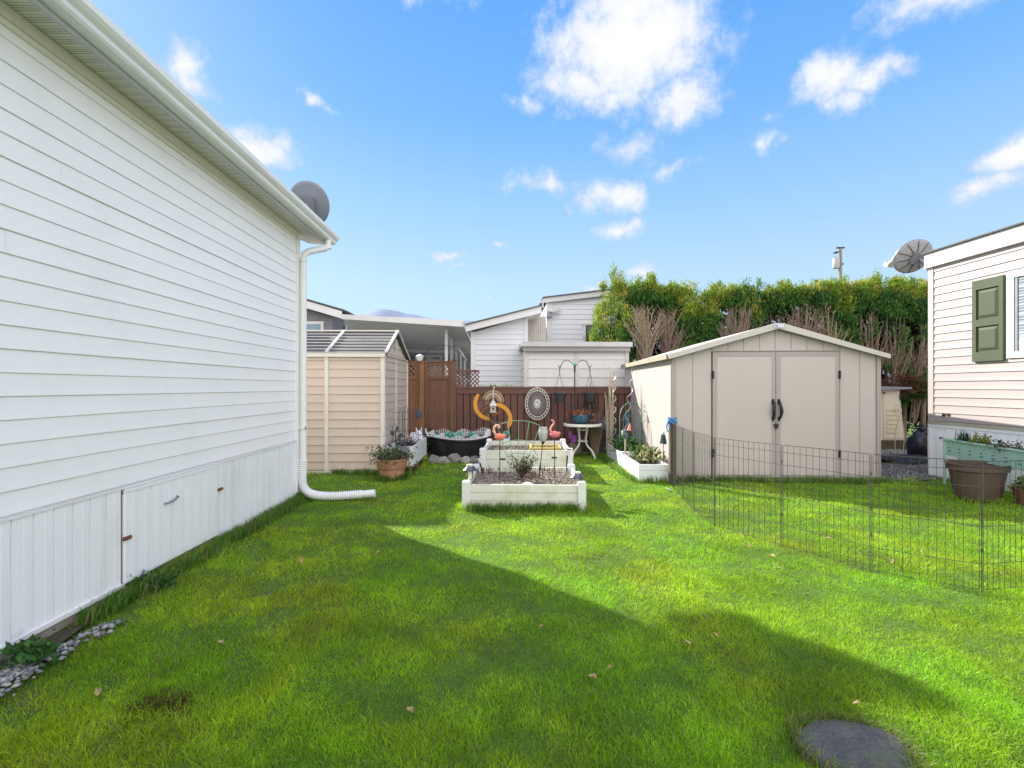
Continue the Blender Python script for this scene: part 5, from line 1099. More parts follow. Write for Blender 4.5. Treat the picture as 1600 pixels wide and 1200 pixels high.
mb = MB(True); mb.prism([(b0_.x-.15,YB-.18,zz_(0)+.095),(b1_.x,YB-.18,zz_(1)+.145),(b1_.x,YB-.18,zz_(1)+.175),(b0_.x-.15,YB-.18,zz_(0)+.125)], (0,7.5,0)); mb.build('roof', shingle, nb)
w0, w1 = PY(911,508,YB), PY(958,535,YB); mb = MB(True)
for lo, hi in (((w0.x,YB-.05,1.5),(w0.x+.07,YB,w0.z)),((w1.x-.07,YB-.05,1.5),(w1.x,YB,w0.z)),((w0.x-.03,YB-.06,w0.z+.001),(w1.x+.03,YB,w0.z+.06)),((PY(934,500,YB).x-.02,YB-.05,1.5),(PY(934,500,YB).x+.06,YB,w0.z-.001))): mb.box(lo, hi)
wn = mb.build('window', wt2, nb); mb = MB(True); mb.box((w0.x+.05,YB-.03,1.5), (w1.x-.05,YB-.02,w0.z-.02)); mb.build('glass', glass_dark, wn)
mb = MB(True)
for k in range(30): mb.box((w0.x+.06,YB-.034,1.9+k*.045), (w1.x-.06,YB-.031,1.9+k*.045+.018))
mb.build('blind', mat('blind_dark', (.10,.11,.11), .5), wn)
cpos = PY(859,490,YB-.1); t = thing('security_light', 'grey wall lamp with a tilted head on the corner of the taller white building', 'wall lamp', cpos); mb = MB(); mb.box((-.09,-.05,-.10), (.06,.1,.06)); mb.tube([(0,-.04,.03),(.10,-.1,.07)], .02, 6); mb.tube([(-.05,0,-.10),(-.04,.02,-.16),(-.02,.08,-.2),(-.02,.09,-1.0)], .010, 6); mb.build('bracket', grey_metal, t)
mb = MB(); q = Matrix.Translation((.15,-.1,.09)) @ Matrix.Rotation(R(-14),4,'Y'); mb.box((-.11,-.07,-.055), (.16,.07,.055), q); mb.build('lamp_head', mat('lamp_grey', (.42,.42,.42), .4, .1), t)
# small connecting porch between A and B
mb = MB(True); p0, p1 = PY(822,505,13.4), PY(853,560,13.4); mb.box((p0.x,13.4,0), (p1.x,13.5,3.4)); q = mb.build('porch_wall', mat('porch_cream', (.62,.58,.50), .6, .1), nb)
mb = MB(True)
for k in range(9): xx = p0.x+.03+k*(p1.x-p0.x)/9; mb.box((xx,13.385,2.35), (xx+.012,13.4,3.4))
mb.box((p0.x,13.37,2.3), (p1.x,13.4,2.35)); mb.build('porch_battens', mat('porch_taupe', (.42,.38,.33), .6), q)
# storage shed white
YC = 11.35
c0_, c1_ = PY(820,560,YC), PY(981,560,YC)
sc = thing('white_storage_shed', 'wide low white lap-sided shed with a grey flat roof just behind the brown fence', 'shed', (c0_.x, YC, 0))
zc = PY(900,548,YC).z
wsh = mat('shed_white', (.63,.62,.59), .5, .04, 1, .06, 30, dirt=(.45,.42,.34), dirtamt=.3, dscale=1.5)
lap((c0_.x+.07,YC), (c1_.x-.03,YC), .60-.211*2, zc-.02, .211, (0,-1), seg=2, proud=.016).build('siding', wsh, sc)
wall_box('wall', [(c0_.x,YC+.002),(c1_.x,YC+.002),(c1_.x,YC+2.4),(c0_.x,YC+2.4)], 0, zc, wsh, sc)
lap((c0_.x,YC+2.3), (c0_.x,YC+.05), .2, zc-.02, .211, (-1,0), proud=.016).build('side_siding', wsh, sc)
mx_ = (c0_.x+c1_.x)/2
for lo, hi in (((c0_.x-.02,YC-.03,0),(c0_.x+.08,YC+.001,zc)),((c1_.x-.07,YC-.03,0),(c1_.x+.02,YC+.001,zc)),((mx_-.05,YC-.024,0),(mx_+.05,YC+.001,zc))):
    mb = MB(True); mb.box(lo, hi); mb.build('corner_trim', mat('shed_post', (.55,.52,.47), .5, .06), sc)
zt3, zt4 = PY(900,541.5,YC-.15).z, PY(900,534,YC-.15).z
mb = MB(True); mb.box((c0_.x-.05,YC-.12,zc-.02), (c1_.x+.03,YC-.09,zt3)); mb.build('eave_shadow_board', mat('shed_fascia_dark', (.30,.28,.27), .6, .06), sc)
mb = MB(True); mb.box((c0_.x-.09,YC-.16,zt3+.001), (c1_.x+.07,YC+2.5,zt4)); mb.build('roof', mat('shed_roof', (.46,.46,.45), .6, .1), sc)
blades('fence_moss', None, [(-.15+random.uniform(-.25,.5),10.95,1.36) for _ in range(26)], 7, .16, .04, [(.26,.30,.12),(.18,.24,.08)], .014, .6)
mo = bpy.data.objects['fence_moss']; mo.name = 'yellow_shrub'; tag(mo, 'top of a pale yellow-green shrub peeping over the brown fence by the white annex', 'shrub')
# grey house & carport
YG = 16
gh = thing('neighbour_house', 'dark grey lap-sided neighbour house with white trim behind the beige shed', 'house', (-6, YG, 0))
gsid = mat('grey_siding', (.17,.165,.17), .55, .06, 1, .05)
xg0, xg1 = PY(455,500,YG).x-3, PY(520,500,YG).x
zg = lambda px: PY(px,474+(px-468)*.267,YG).z
xs0 = xg0; sl = (PY(533,491.5,YG).z-PY(468,474,YG).z)/(PY(533,480,YG).x-PY(468,480,YG).x); zbase = PY(468,474,YG).z; xb = PY(468,480,YG).x
tp_ = lambda x_: zbase+sl*(x_-xb)
lap((xg0,YG), (xg1,YG), .1, 6, .16, (0,-1), top=lambda s: tp_(xg0+(xg1-xg0)*s), seg=8, proud=.014).build('siding', gsid, gh)
mb = MB(True); mb.prism([(xg0,YG+.002,0),(xg1,YG+.002,0),(xg1,YG+.002,tp_(xg1)),(xg0,YG+.002,tp_(xg0))], (0,8,0)); mb.build('wall', gsid, gh)
mb = MB(True); xr = PY(534,492,YG-.3).x; mb.prism([(xg0,YG-.3,tp_(xg0)-.02),(xr,YG-.3,tp_(xr)-.14),(xr,YG-.3,tp_(xr)+.10),(xg0,YG-.3,tp_(xg0)+.22)], (0,.04,0)); mb.build('fascia', wt2, gh)
mb = MB(True); mb.prism([(xg0,YG-.34,tp_(xg0)+.225),(xr+.1,YG-.34,tp_(xr)+.105),(xr+.1,YG-.34,tp_(xr)+.145),(xg0,YG-.34,tp_(xg0)+.265)], (0,8.4,0)); mb.build('roof', shingle, gh)
mb = MB(True); a_, b_ = PY(440,502,YG), PY(506,520,YG); mb.box((a_.x,YG-.04,2.2), (b_.x,YG+.0,a_.z)); wn = mb.build('window', wt2, gh); mb = MB(True); mb.box((a_.x+.05,YG-.046,2.2), (b_.x-.09,YG-.041,a_.z-.09)); mb.build('glass', mat('sky_glass', (.22,.33,.38), .1, .2, 2, 0, spec=.8), wn)
wall_box('unseen_shade_block', [(-13,9.65),(-5.15,9.65),(-5.15,11.9),(-13,11.9)], 0, 4.3, gsid, gh)  # unseen block added to cast shade on the lawn left of the beds
# side wall receding + carport
lap((xg1,YG), (PY(600,520,21).x,21), .1, 3.2, .16, (.6,-.3), seg=1, proud=.014).build('side_siding', gsid, gh)
mb = MB(True); a_, b_ = PY(529,506,17.2), PY(543,518,17.2); mb.box((a_.x,17.1,2.6), (b_.x,17.2,a_.z)); wn = mb.build('window', wt2, gh); mb = MB(True); mb.box((a_.x+.06,17.085,2.6), (b_.x-.06,17.099,a_.z-.07)); mb.build('glass', glass_dark, wn)
cp_ = thing('carport', 'open carport with a white ribbed ceiling, white edge beam and slim white posts', 'carport', (-1.45, 13, 0))
Y0c, Y1c = 13.0, 22.0
pL, pR = PY(534,497,Y0c), PY(722,509,Y0c)
bL, bR = Vector((pL.x-2.0,Y1c,PY(600,543.5,Y1c).z)), Vector((pR.x-.1,Y1c,PY(700,551,Y1c).z))
mb = MB(True); nr = 60
for i in range(nr):
    for j, (fa, fb, dz) in enumerate(((0,.86,0),(.86,1,.03))):
        u0, u1 = (i+fa)/nr, (i+fb)/nr
        q = [pL.lerp(bL,u0), pR.lerp(bR,u0), pR.lerp(bR,u1), pL.lerp(bL,u1)]
        mb.add([(p.x,p.y,p.z+dz) for p in q], [(0,3,2,1)])
mb.build('ceiling', mat('carport_ceiling', (.86,.85,.82), .5, .05), cp_)
mb = MB(True); mb.prism([tuple(pL+Vector((0,0,.045))),tuple(pR+Vector((0,0,.045))),tuple(bR+Vector((0,0,.045))),tuple(bL+Vector((0,0,.045)))], (0,0,.06)); mb.build('roof', mat('carport_roof', (.5,.5,.5), .6), cp_)
mb = MB(True); mb.prism([(pL.x,Y0c-.04,pL.z-.03),(pR.x,Y0c-.04,pR.z-.03),(pR.x,Y0c-.04,PY(722,501,Y0c).z),(pL.x,Y0c-.04,PY(534,491.5,Y0c).z)], (0,.035,0)); mb.bar(pR+Vector((.02,0,.06)), bR+Vector((.02,0,.06)), .04, .17); mb.build('edge_beam', wt2, cp_)
mb = MB(True); mb.bar(Vector((-1.45,13.4,PY(700,517,13.4).z)), Vector((-1.45,Y1c-.2,2.62)), .07, .09); mb.build('side_beam', wt2, cp_)
for yy in (13.5,15.0,16.7,18.6,20.8):
    zz0 = PY(700,517,13.4).z+(2.62-PY(700,517,13.4).z)*(yy-13.4)/8.4
    mb = MB(True); mb.box((-1.49,yy-.045,0), (-1.41,yy+.045,zz0-.03)); mb.build('post', wt2, cp_)
fb = thing('neighbour_shed_wall', 'dark grey wall with a white-framed sliding window at the far end of the carport', 'wall', (-2.5, 22.2, 0))
lap((-9,22.2), (0,22.2), .1, 3.6, .16, (0,-1), proud=.014).build('siding', gsid, fb)
mb = MB(True); a_, b_ = PY(648,555,22.1), PY(691,575,22.1); mb.box((a_.x,22.08,1.2), (b_.x,22.15,a_.z)); wn = mb.build('window', wt2, fb); mb = MB(True); mm_ = (a_.x+b_.x)/2; mb.box((a_.x+.08,22.06,1.2), (mm_-.05,22.079,a_.z-.09)); mb.box((mm_+.05,22.06,1.2), (b_.x-.08,22.079,a_.z-.09)); mb.build('glass', glass_dark, wn)
t = thing('white_lantern', 'white lantern feeder hanging from a thin arched wire above the lattice gate', 'lantern', PY(656,560,10.9)); t2c = t.location
mb = MB(); mb.lathe([(.06,-.05),(.09,.05),(.085,.055),(.03,.09),(0,.1)], n=12); mb.build('body', mat('lantern_white', (.6,.6,.58), .5), t, True)
mb = MB(); k_ = 10.9/F; mb.tube([((656-656+ (30-30*math.cos(a)))*k_+.07,0,-.03+ (23*math.sin(a))*k_) for a in np.linspace(.15,2.6,24)], .007, 5); mb.tube([(.05,0,-.6),(.07,0,-.03)], .007, 5); mb.build('hook', black_metal, t)
t = thing('porch_railing', 'short white slatted railing beyond the lattice gate under the carport', 'railing', (-1.2,14.2,0)); mb = MB(True)
for k in range(9): x_ = -1.35+k*.13; mb.box((x_,14.2,.9), (x_+.025,14.23,1.85-k*.07))
mb.bar((-1.4,14.2,1.9), (-.2,14.2,1.26), .05, .04); mb.build('slats', wt2, t)
# utility pole
PYy = 42.0; pp = PY(1313,440,PYy); zt_p = PY(1313,388,PYy).z
up = thing('utility_pole', 'wooden utility pole with a transformer rising behind the cedar hedge', 'utility pole', (pp.x, PYy, 0))
kp = PYy/F; mb = MB(); mb.tube([(0,0,0),(0,0,zt_p)], [.17,.13], 12); mb.build('pole', mat('pole_wood', (.22,.20,.13), .9, .2, 2, .3), up)
mb = MB(); mb.lathe([(.26,0),(.28,.1),(.28,.85),(.2,.95),(0,1.0)], (-7*kp,0,zt_p-32*kp+.0), 16); mb.build('transformer', mat('transformer_grey', (.33,.33,.36), .5), up, True)
mb = MB(); z_ = zt_p
mb.tube([(0,0,z_-5*kp),(-10*kp,-.3,z_-8*kp),(-16*kp,-.4,z_-10*kp)], .05, 6); mb.tube([(-8*kp,-.2,z_-7.5*kp),(-13*kp,-.4,z_-9*kp)], .10, 6)
mb.tube([(0,0,z_-18*kp),(-7*kp,0,z_-18*kp)], .045, 6); mb.tube([(-9*kp+.15*math.cos(a)*1.2,0,z_-19*kp+.28*math.sin(a)) for a in np.linspace(-1.5,1.8,9)], .04, 5); mb.tube([(0,0,z_-26*kp),(4*kp,0,z_-26*kp),(4.5*kp,0,z_-23*kp)], .05, 6)
mb.box((-.5*kp-.3,-.1,z_), (.35,.1,z_+.10)); mb.build('crossarm', black_metal, up)

# ================================================================ CEDAR HEDGE
bark = mat('cedar_bark', (.22,.16,.11), .9, .3, 6, .6, 40); twigm = mat('cedar_twigs', (.26,.19,.14), .9, .3, 8, .4); twig_p = mat('cedar_twigs_pale', (.34,.27,.18), .9, .25, 8, .4)
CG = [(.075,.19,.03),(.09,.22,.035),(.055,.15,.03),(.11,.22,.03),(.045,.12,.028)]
CGY = [(.27,.37,.03),(.20,.32,.03),(.14,.26,.03),(.38,.36,.05)]  # sunlight on the crown tops is put into these yellower leaf colours
rr = random.Random(3)
NT = 15; YH = 12.9
fans = {1:(2.15,3.62,.62), 2:(2.1,3.5,.5), 4:(2.2,3.45,.45), 5:(2.1,3.6,.6), 7:(2.2,3.45,.5), 8:(2.1,3.62,.55), 9:(1.9,3.6,.5), 10:(1.8,3.5,.5), 12:(1.0,3.3,.4), 13:(1.1,3.2,.4), 11:(1.3,3.45,.45)}
ordw = ['leftmost cedar of the hedge, bulging full and yellow-green to the ground','second cedar from the left, above a large bare fan of branches','third cedar from the left, above dead brown twigs','fourth cedar from the left, green far down','fifth cedar from the left, thin bare twigs below its crown','sixth cedar from the left, a pinkish bare fan below its crown','seventh cedar from the left, green down to the shed ridge','eighth cedar from the left, just right of the shed ridge, bare below','ninth cedar from the left, wide bare fan below its crown','tenth cedar from the left, bare pale trunk below its crown','eleventh cedar from the left, above the right slope of the shed roof','twelfth cedar from the left, small green tufts low on its bare stems','thirteenth cedar from the left, drooping green branch in front','fourteenth cedar from the left, mossy yellow-green trunk','rightmost cedar, half hidden by the house on the right']
x0h = PY(962,500,YH).x; x1h = PY(1447,500,YH).x
for i in range(NT):
    cx = x0h+(x1h-x0h)*i/(NT-1)+rr.uniform(-.06,.06); cy = YH+rr.uniform(-.12,.12)
    px = 962+(1447-962)*i/(NT-1)
    ptop = {0:447,1:452,2:455,3:458,4:462,5:458,6:456,7:459,8:454,9:450,10:449,11:447,12:443,13:446,14:452}[i]
    ztop = PY(px, ptop, YH).z+rr.uniform(-.10,.06)
    t = thing('cedar_tree', ordw[i], 'cedar tree', (cx,cy,0), 0, 'cedars of the tall hedge')
    low = {0:.9, 3:1.9, 4:2.3, 6:1.9, 10:2.0}.get(i, 3.2)
    fans.pop(4, None); fans.pop(10, None)
    if i in fans: low = fans[i][1]+.02
    cen = []; cenT = []; cenF = []
    w_ = .42 if i else .50
    area = (ztop-low)
    for k in range(int(70*area)+60):
        z_ = rr.uniform(low, ztop); f_ = (z_-low)/(ztop-low); ww = w_*(1 if f_ < .8 else (1-(f_-.8)*2.2)); a = rr.uniform(0,6.28)
        if rr.random() < (.6 if i not in fans or f_ > .35 else .25): a = -PI/2+rr.gauss(0,.8)
        r_ = ww*rr.uniform(.65,1.05); p = (cx+r_*math.cos(a)*.95, cy+r_*math.sin(a), z_+ (rr.uniform(-.08,.1) if low > 3 else 0)); (cenT if f_ > .62 else cen).append(p)
    # top spires
    for s_ in range(7):
        sx, sy = cx+rr.uniform(-.34,.34), cy+rr.uniform(-.35,.2); hs2 = rr.uniform(.08,.36)+(.12 if i in (0,1,12) and s_ == 0 else 0)
        for k in range(7): cenT.append((sx+rr.gauss(0,.03), sy, ztop-.12+hs2*k/6))
    if i == 0:
        for s_ in range(7): cenT.append((cx-.05+rr.gauss(0,.03), cy-.2, ztop+.05+s_*.06))
        for k in range(170):
            a = PI+rr.gauss(0,.9); z_ = rr.uniform(1.4,3.6); bul = .36*math.sin(PI*(z_-1.0)/3.0); r_ = .42+bul
            cenT.append((cx+.15+r_*math.cos(a), cy-.15+.5*math.sin(a), z_))
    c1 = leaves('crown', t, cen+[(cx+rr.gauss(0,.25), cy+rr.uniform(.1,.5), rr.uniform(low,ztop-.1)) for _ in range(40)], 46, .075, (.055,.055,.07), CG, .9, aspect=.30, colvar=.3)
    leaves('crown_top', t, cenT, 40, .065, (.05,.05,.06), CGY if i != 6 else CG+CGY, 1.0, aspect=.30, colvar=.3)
    # trunk + limbs
    mb = MB(True); 
    for q in range(2 if i else 1):
        bx = cx+rr.uniform(-.12,.12); mb.tube([(bx,cy,-.05),(bx+rr.uniform(-.05,.05),cy-.02,1.2),(bx+rr.uniform(-.1,.1),cy,2.2),(bx+rr.uniform(-.1,.1),cy,ztop-.4)], [.06,.05,.038,.01], 7)
    if i == 13: mb.tube([(cx-.2,cy-.25,0),(cx-.15,cy-.28,1.2),(cx-.05,cy-.25,2.0),(cx+.15,cy-.2,2.8)], [.06,.05,.04,.02], 7)
    mb.build('trunk', bark, t)
    if i in fans:
        za, zb, sp2 = fans[i]; mb = MB(True)
        fx_ = cx+rr.uniform(-.05,.05)
        for q in range(58 if i in (1,2,5,8) else 26 if i > 8 else 40):
            b0 = Vector((fx_+rr.gauss(0,.06), cy-.34+rr.uniform(-.08,.05), za+rr.uniform(-.7,.15))); ang_ = rr.uniform(-1.0,1.0); ln = rr.uniform(.62,1)*(zb-b0.z)*(1-.22*ang_*ang_); e = b0+Vector((ang_*sp2, -.25*rr.random(), ln)); md = b0.lerp(e,.45)+Vector((-ang_*.12+rr.uniform(-.03,.03),-.03,.05))
            r_ = rr.uniform(.008,.022); mb.tube([b0,md,e], [r_,r_*.7,r_*.25], 5, False)
            for s_ in range(9):
                f_ = rr.uniform(.5,1); p = md.lerp(e,(f_-.5)*2); dv = Vector((rr.uniform(-.13,.13), rr.uniform(-.1,.02), rr.uniform(.05,.20))); mb.tube([p, p+dv*.5+Vector((rr.uniform(-.02,.02),0,0)), p+dv], [r_*.4,.003,.002], 3, False)
        mb.build('bare_branches', twig_p if i in (1,9) else twigm, t)
    else:
        pass
    if i in (11,12,13,14,10,9):
        tu = []
        for q in range({9:3,10:5,11:5,12:8,13:6,14:5}[i]):
            tx, tz = cx+rr.uniform(-.28,.28), rr.uniform(.9,3.0)
            for k in range(7): tu.append((tx+rr.gauss(0,.10), cy-.38+rr.gauss(0,.06), tz+rr.gauss(0,.10)))
        if i == 12:
            for q in range(26): tu.append((cx+.1+rr.gauss(0,.12), cy-.42, 3.0-q*.05))
        leaves('low_tufts', t, tu, 42, .07, .05, CG, .8, aspect=.3)
# backing foliage coloured near black as painted hedge shade, and dead litter
tag(leaves('hedge_backing', None, [(rr.uniform(x0h+.3,x1h+1.8), YH+.75+rr.uniform(0,.5), rr.uniform(.2,3.75)) for _ in range(1900)], 28, .14, .10, [(.012,.018,.008),(.018,.016,.010),(.02,.028,.012)], .4, aspect=.45), 'inner mass of foliage and dead twigs behind the cedar stems, coloured dark as shade', 'hedge', kind='stuff')
tag(leaves('cedar_litter', None, [(PY(1400,600,YH-.5).x+rr.gauss(0,.35), YH-.7+rr.gauss(0,.1), 1.2+rr.uniform(0,.5)) for _ in range(40)], 30, .08, .06, [(.17,.08,.045),(.10,.05,.03)], .2, aspect=.3), 'heap of rusty brown dead cedar foliage behind the small storage shed', 'dead foliage', kind='stuff')
plant('low_cedar', 'small round green cedar sprout low between the small storage shed and the house corner', 'shrub', (PY(1443,580,YH-.6).x,YH-.6,1.0), 'leafy', .25, .75, 500, CG, .08, aspect=.3)

# ================================================================ GRASS
def blocked(x, y):
    m = np.zeros(len(x), bool)
    def rect(cx, cy, ang, x0, x1, y0, y1):
        c, s = math.cos(ang), math.sin(ang); u = (x-cx)*c+(y-cy)*s; v = -(x-cx)*s+(y-cy)*c
        return (u > x0) & (u < x1) & (v > y0) & (v < y1)
    m |= (x < WX+.015) & (y < YE)
    m |= rect(0,0,0,XL,SX+.01,SY0-.01,SY1+.1)
    m |= rect(-.43,5.66,BA,0,1.45,.0,1.33) | rect(-.30,7.62,BA,0,1.47,0,1.47)
    m |= rect(2.67,7.37,RA,-.02,W_+.02,-.01,D_) | rect(2.115,7.24,-.045,0,.45,0,2.8)
    m |= (x > HX*1.0325-.05) & (y < HY*1.0325)
    m |= y > 10.35
    m |= (x > 5.85) & (y > 7.22+.12*np.sin(x*9))
    m |= rect(0,0,0,SX,-1.38,8.0,9.5) | ((x+.8)**2/.42+(y-9.8)**2/.27 < 1)
    m |= (x+1.665)**2+(y-7.6)**2 < .16**2
    m |= (x-6.13)**2+(y-6.02)**2 < .24**2
    return m
def fbm(x, y, s, seed):
    r = np.random.default_rng(seed); v = 0
    for k in range(7):
        a = r.uniform(0,2*PI); f = s*(1.5**(k/1.5)); v = v+np.sin((x*math.cos(a)+y*math.sin(a))*f+r.uniform(0,6.28)+1.3*np.sin((y*math.cos(a)-x*math.sin(a))*f*.6+k))/(1+k*.35)
    return v/3.2
NB = 760000
tt = np.exp(rng.uniform(math.log(1.55), math.log(11.5), NB)); cx = rng.uniform(-1.2,1.2,NB)
bxx = tt*(math.sin(A)+cx*math.cos(A)); byy = tt*(math.cos(A)-cx*math.sin(A))
# thin near the gravel strip beside the house and worn spots
wear = fbm(bxx, byy, 1.7, 5); gstrip = (bxx < -2.36+.06*np.sin(byy*7)+.04*np.sin(byy*17)) & (byy < 3.1+.2*np.sin(bxx*8))
keep = ~blocked(bxx, byy) & ~(gstrip & (rng.random(NB) < .78)) & ~((bxx < -1.1) & (byy < 4.5) & (fbm(bxx,byy,6,31) > .45) & (rng.random(NB) < .6)) & ~((wear > 1.0) & (rng.random(NB) < .4))
bxx, byy, tt = bxx[keep], byy[keep], tt[keep]; n = len(bxx)
clump = fbm(bxx, byy, 9, 2); big = fbm(bxx, byy, 2.2, 3); fine = fbm(bxx, byy, 26, 8)
hh = (.017+.009*clump+.006*big).clip(.008,.040)*rng.uniform(.6,1.4,n)*np.where(rng.random(n) < .03, 1.9, 1)*np.where((bxx < -1.0) & (byy < 5), 1.15, 1)
# taller against edges
def near(x, y, d): 
    return blocked(x+d, y) | blocked(x-d, y) | blocked(x, y+d) | blocked(x, y-d)
ne = near(bxx, byy, .07) & (byy > 2.9); hh = np.where(ne, hh*rng.uniform(1.2,3.4,n)+.02, hh)
wdt = .0028*np.maximum(1, tt/2.6)*rng.uniform(.7,1.3,n)
a = rng.uniform(0,2*PI,n)+1.5*fine; lean = hh*rng.uniform(.3,1.5,n)
dx = np.stack([np.cos(a)*lean, np.sin(a)*lean, np.zeros(n)],1); b_ = rng.uniform(0,PI,n)
sd = np.stack([np.cos(b_), np.sin(b_), np.zeros(n)],1)*(wdt/2)[:,None]
P = np.stack([bxx,byy,lump(bxx,byy)-.008],1); zc_ = np.array([0,0,1.0])
m1 = P+dx*.35+zc_*(hh*.62)[:,None]; tp3 = P+dx+zc_*hh[:,None]
V = np.stack([P-sd,P+sd,m1+sd*.8,m1-sd*.8,tp3],1).reshape(-1,3); b5 = np.arange(n)*5
base = np.array([(.27,.49,.016)]); yel_ = np.array([(.47,.57,.02)]); drk = np.array([(.11,.28,.018)]); dry = np.array([(.30,.25,.12)])
mossy_w = np.clip((fbm(bxx,byy,3.2,11)+.15+.55*(bxx < -1.0)*(byy < 5))*1.1,0,1)[:,None]*rng.uniform(.2,1,(n,1)); dk = np.clip(-clump*.6-big*.4+.1,0,1)[:,None]
col = base*(1-mossy_w)+yel_*mossy_w; col = col*(1-dk)+drk*dk; isdry = (rng.random(n) < .045+.10*(bxx < -1.0)*(fbm(bxx,byy,4,21) > 0))[:,None]; col = np.where(isdry, dry, col)*rng.uniform(.65,1.35,(n,1))*(1+.15*fbm(bxx,byy,4.5,51)+.17*fbm(bxx,byy,17,52)).clip(.5,1.5)[:,None]; col[:,0] *= (1+.10*fbm(bxx,byy,2.7,53))
tag(npmesh('grass', V, [np.stack([b5,b5+1,b5+2,b5+3],1), np.stack([b5+3,b5+2,b5+4],1)], grassm, None, np.repeat(col,5,axis=0)), 'short bright green lawn grass with yellow mossy patches', 'grass', kind='stuff')
# rough tufts along walls
tb_ = []
for k in range(240): tb_.append((WX+.05+abs(rr.gauss(0,.05)), rr.uniform(3.0,6.3), 0))
for k in range(60): tb_.append((rr.uniform(-.4,1.0), 5.60-rr.uniform(0,.05)-.0*k, 0))
for k in range(130): tb_.append((rr.uniform(2.1,5.8), 0, 0))
tb_ = [(x_, (7.30-.065*(x_-2.67)-.02-abs(rr.gauss(0,.03)) if y_ == 0 else y_), 0) for x_, y_, _ in tb_]
for k in range(60): tb_.append((rr.uniform(-2.7,-1.5), 8.0-abs(rr.gauss(0,.05)), 0))
for k in range(40): tb_.append((2.07-abs(rr.gauss(0,.03))+0, rr.uniform(7.2,9.9), 0))
for k in range(60): a_ = rr.uniform(0,6.28); tb_.append((-1.665+.2*math.cos(a_), 7.6+.2*math.sin(a_), 0))
tag(blades('grass_tufts', None, tb_, 22, .11, .035, [(.09,.24,.02),(.14,.32,.025),(.065,.18,.02),(.26,.25,.10)], .006, .7, m=grassm), 'long unmown grass tufts along the walls, beds and sheds', 'grass', kind='stuff')
tag(blades('stone_fringe', None, [(G(1335,1176).x+.205*math.cos(a_), G(1335,1176).y+.175*math.sin(a_), .0) for a_ in np.linspace(0,6.28,60)], 26, .05, .018, [(.12,.26,.02),(.20,.26,.04),(.30,.26,.12)], .004, 1.1, m=grassm), 'grass fringe creeping over the edge of the stepping stone', 'grass', kind='stuff')
# weeds beside the left wall
plant('weed', 'low broad-leaved weed at the foot of the skirting below the access door', 'weed', G(235,923), 'leafy', .12, .05, 110, [(.05,.14,.03),(.08,.17,.035)], .032, aspect=.7)
plant('weed', 'broad-leaved weed growing in the gravel at the bottom left corner', 'weed', G(55,1035), 'leafy', .10, .08, 90, [(.05,.14,.03),(.08,.17,.035)], .038, aspect=.7)
# gravel beside house
STN = [(.20,.21,.23),(.32,.32,.32),(.13,.14,.16),(.40,.38,.33),(.25,.24,.22)]
Pn = 1500
def stones(name, xs, ys, zs, size, cols, lab):
    o = pebbles(name, None, 0, 1, 0, 1, 0, len(xs), size, cols, stone_attr); me = o.data; co = np.empty(len(me.vertices)*3, np.float32); me.vertices.foreach_get('co', co); co = co.reshape(-1,6,3); cen = co.mean(1, keepdims=True)
    co = co-cen+np.stack([xs,ys,zs],1)[:,None,:]; me.vertices.foreach_set('co', co.reshape(-1)); me.update(); tag(o, lab, 'gravel', kind='stuff'); return o
mb = MB(); mb.add([(WX-.02,1.2,.012),(-2.32,1.2,.012),(-2.36,1.6,.012),(-2.31,1.9,.012),(-2.37,2.15,.012),(-2.34,2.4,.012),(-2.42,2.7,.012),(-2.47,3.0,.012),(-2.52,3.3,.012),(WX-.02,3.5,.012)], [tuple(range(10))])
tag(mb.build('bare_soil', mat('bare_earth', (.075,.06,.04), .95, .4, 14, 1.0, 50, dirt=(.06,.09,.025), dirtamt=.8, dscale=6)), kind='structure')
ys = rng.uniform(1.5,3.0,Pn); xs = WX+.06+np.abs(rng.normal(0,.11,Pn)); kk = (xs < -2.2) & (fbm(xs,ys,5,4) > -.45); stones('gravel_strip', xs[kk], ys[kk], np.full(kk.sum(), .018), .019, STN, 'grey stones scattered along the foot of the white house wall')
xs = rng.uniform(5.9,9.2,6000); ys = rng.uniform(7.2,11,6000); stones('path_gravel', xs, ys, np.full(6000,.014), .022, [(.16,.15,.14),(.25,.24,.22),(.09,.085,.08),(.33,.31,.28)], 'dark damp gravel between the garden shed and the house on the right')
# fallen leaves
LFL = ['dry leaf on the shaded lawn in the bottom centre, right of the middle','dry leaf where the sunlit lawn meets the house shadow, right of centre','dry leaf just inside the shadow left of the one on its edge','dry leaf in the shade, lowest of those near the middle','dry leaf on the shaded mossy lawn out from the access door','dry leaf inside the shade below the drain hose end','dry leaf inside the wire pen behind the bend, right of its pair','dry leaf inside the wire pen near its bend, first of a pair','dry leaf inside the wire pen near its bend, second of a pair','dry leaf at the foot of the long side of the wire pen, left one','dry leaf inside the pen in front of the brown pot','dry leaf by the wooden post and trough planter','dry leaf on the sunny lawn just outside the wire pen','dry leaf on the sunny lawn outside the pen, right of its neighbour','dry leaf near the rusty dead patches at the bottom left','dry leaf in the shade straight below the terracotta pot','dry leaf in the shade straight below the front bed','dry leaf on the sunny lawn at the right edge, below the pen','dry leaf at the very bottom of the picture, left of centre','dry leaf beside the stepping stone at the bottom right']
lfm = mat('fallen_leaf', (.36,.27,.12), .8, .3, 12, .3); proto = None
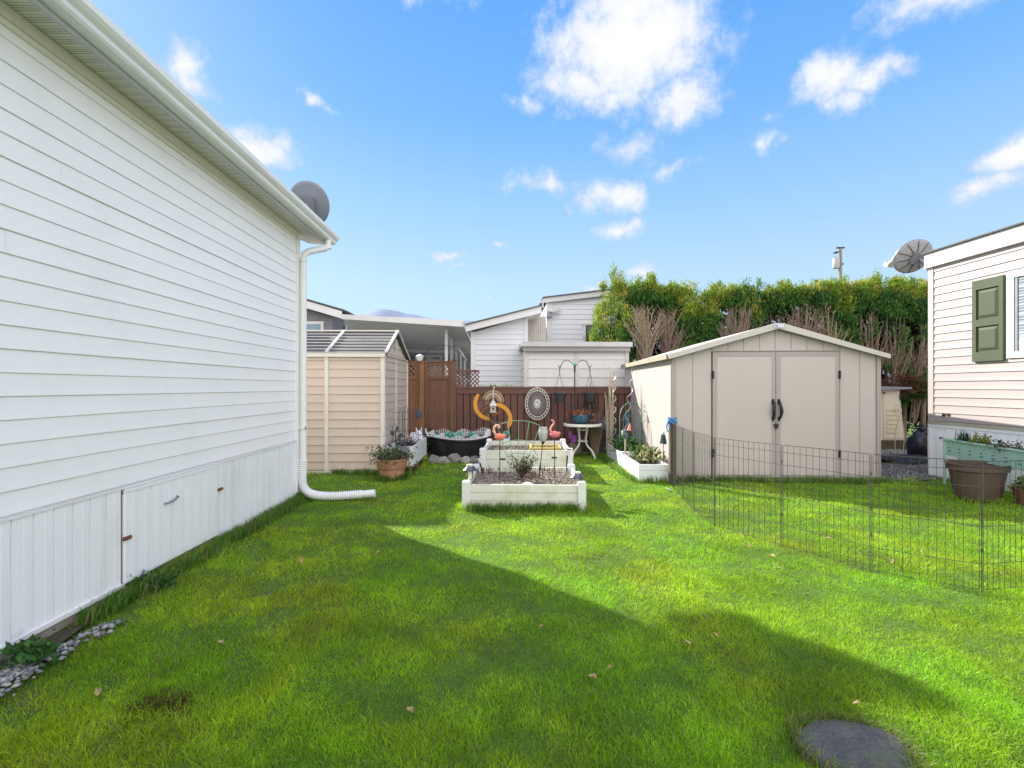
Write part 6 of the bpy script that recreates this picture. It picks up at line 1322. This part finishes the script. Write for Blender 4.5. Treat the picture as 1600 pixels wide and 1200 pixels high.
for k, (px, py) in enumerate(((952,1052),(1118,998),(1075,1010),(925,1065),(345,1010),(590,870),(1292,848),(1164,842),(1172,856),(1392,882),(1440,868),(1048,768),(1205,875),(1216,893),(155,1092),(470,880),(845,988),(1560,905),(640,1120),(1338,1110))):
    p = G(px, py); 
    if proto is None:
        mb = MB(); s_ = .019; mb.add([(0,-s_,.0),(s_*.6,-s_*.3,.012),(s_*.5,s_*.5,.016),(0,s_*1.1,.008),(-s_*.5,s_*.5,.02),(-s_*.6,-s_*.3,.008),(0,0,.003)], [(6,0,1),(6,1,2),(6,2,3),(6,3,4),(6,4,5),(6,5,0)]); o = mb.build('fallen_leaf', lfm); proto = o
    else: o = proto.copy(); C.objects.link(o)
    o.location = (p.x,p.y,float(lump(p.x,p.y))+.022); o.rotation_euler = (rr.uniform(-.3,.3),rr.uniform(-.3,.3),rr.uniform(0,6)); sc_l = rr.uniform(.7,1.2)*(1.0 if py > 900 else 1.3); o.scale = (sc_l,)*3
    tag(o, LFL[k], 'leaf', 'fallen leaves on the lawn')
# stepping stone at the bottom right
o = MB(); ns = 40; rg = []
for (k_, z_) in ((1.0,-.03),(1.02,.012),(.97,.024),(.80,.029),(.45,.031)):
    rg += [(k_*.20*(1+.07*math.sin(2*t_+1)+.04*math.sin(5*t_)+.02*math.sin(9*t_+2))*math.cos(t_), k_*.17*(1+.07*math.sin(2*t_+1)+.04*math.sin(5*t_))*math.sin(t_), z_+.003*math.sin(3*t_+k_*7)) for t_ in [2*PI*j/ns for j in range(ns)]]
o.add(rg, [(a_*ns+j, a_*ns+(j+1)%ns, (a_+1)*ns+(j+1)%ns, (a_+1)*ns+j) for a_ in range(4) for j in range(ns)]+[tuple(range(4*ns,5*ns))])
q = o.build('stepping_stone', mat('step_stone', (.085,.085,.085), .97, .4, 14, 1.5, 45, dirt=(.09,.12,.04), dirtamt=.75, dscale=7), None, True)
p = G(1335, 1176); q.location = (p.x, p.y, 0); tag(q, 'flat grey stepping stone in the lawn at the bottom edge', 'stepping stone')
for k, (px, py) in enumerate(((232,1110),(272,1108))):
    tag(blades('dead_tuft', None, [tuple(G(px,py)) for _ in range(6)], 60, .035, .05, [(.10,.035,.012),(.07,.03,.012)], .004, 1.2), ('left','right')[k]+' one of two rusty brown dead grass patches near the bottom left', 'dead grass', kind='stuff')
t = thing('white_tag', 'small white plastic tag lying on the grass by the near trough planter', 'plant tag', G(1045,767)); mb = MB(); mb.box((-.05,-.02,.02), (.05,.02,.026), Matrix.Rotation(R(20),4,'Y')); mb.build('tag', white_trim, t)
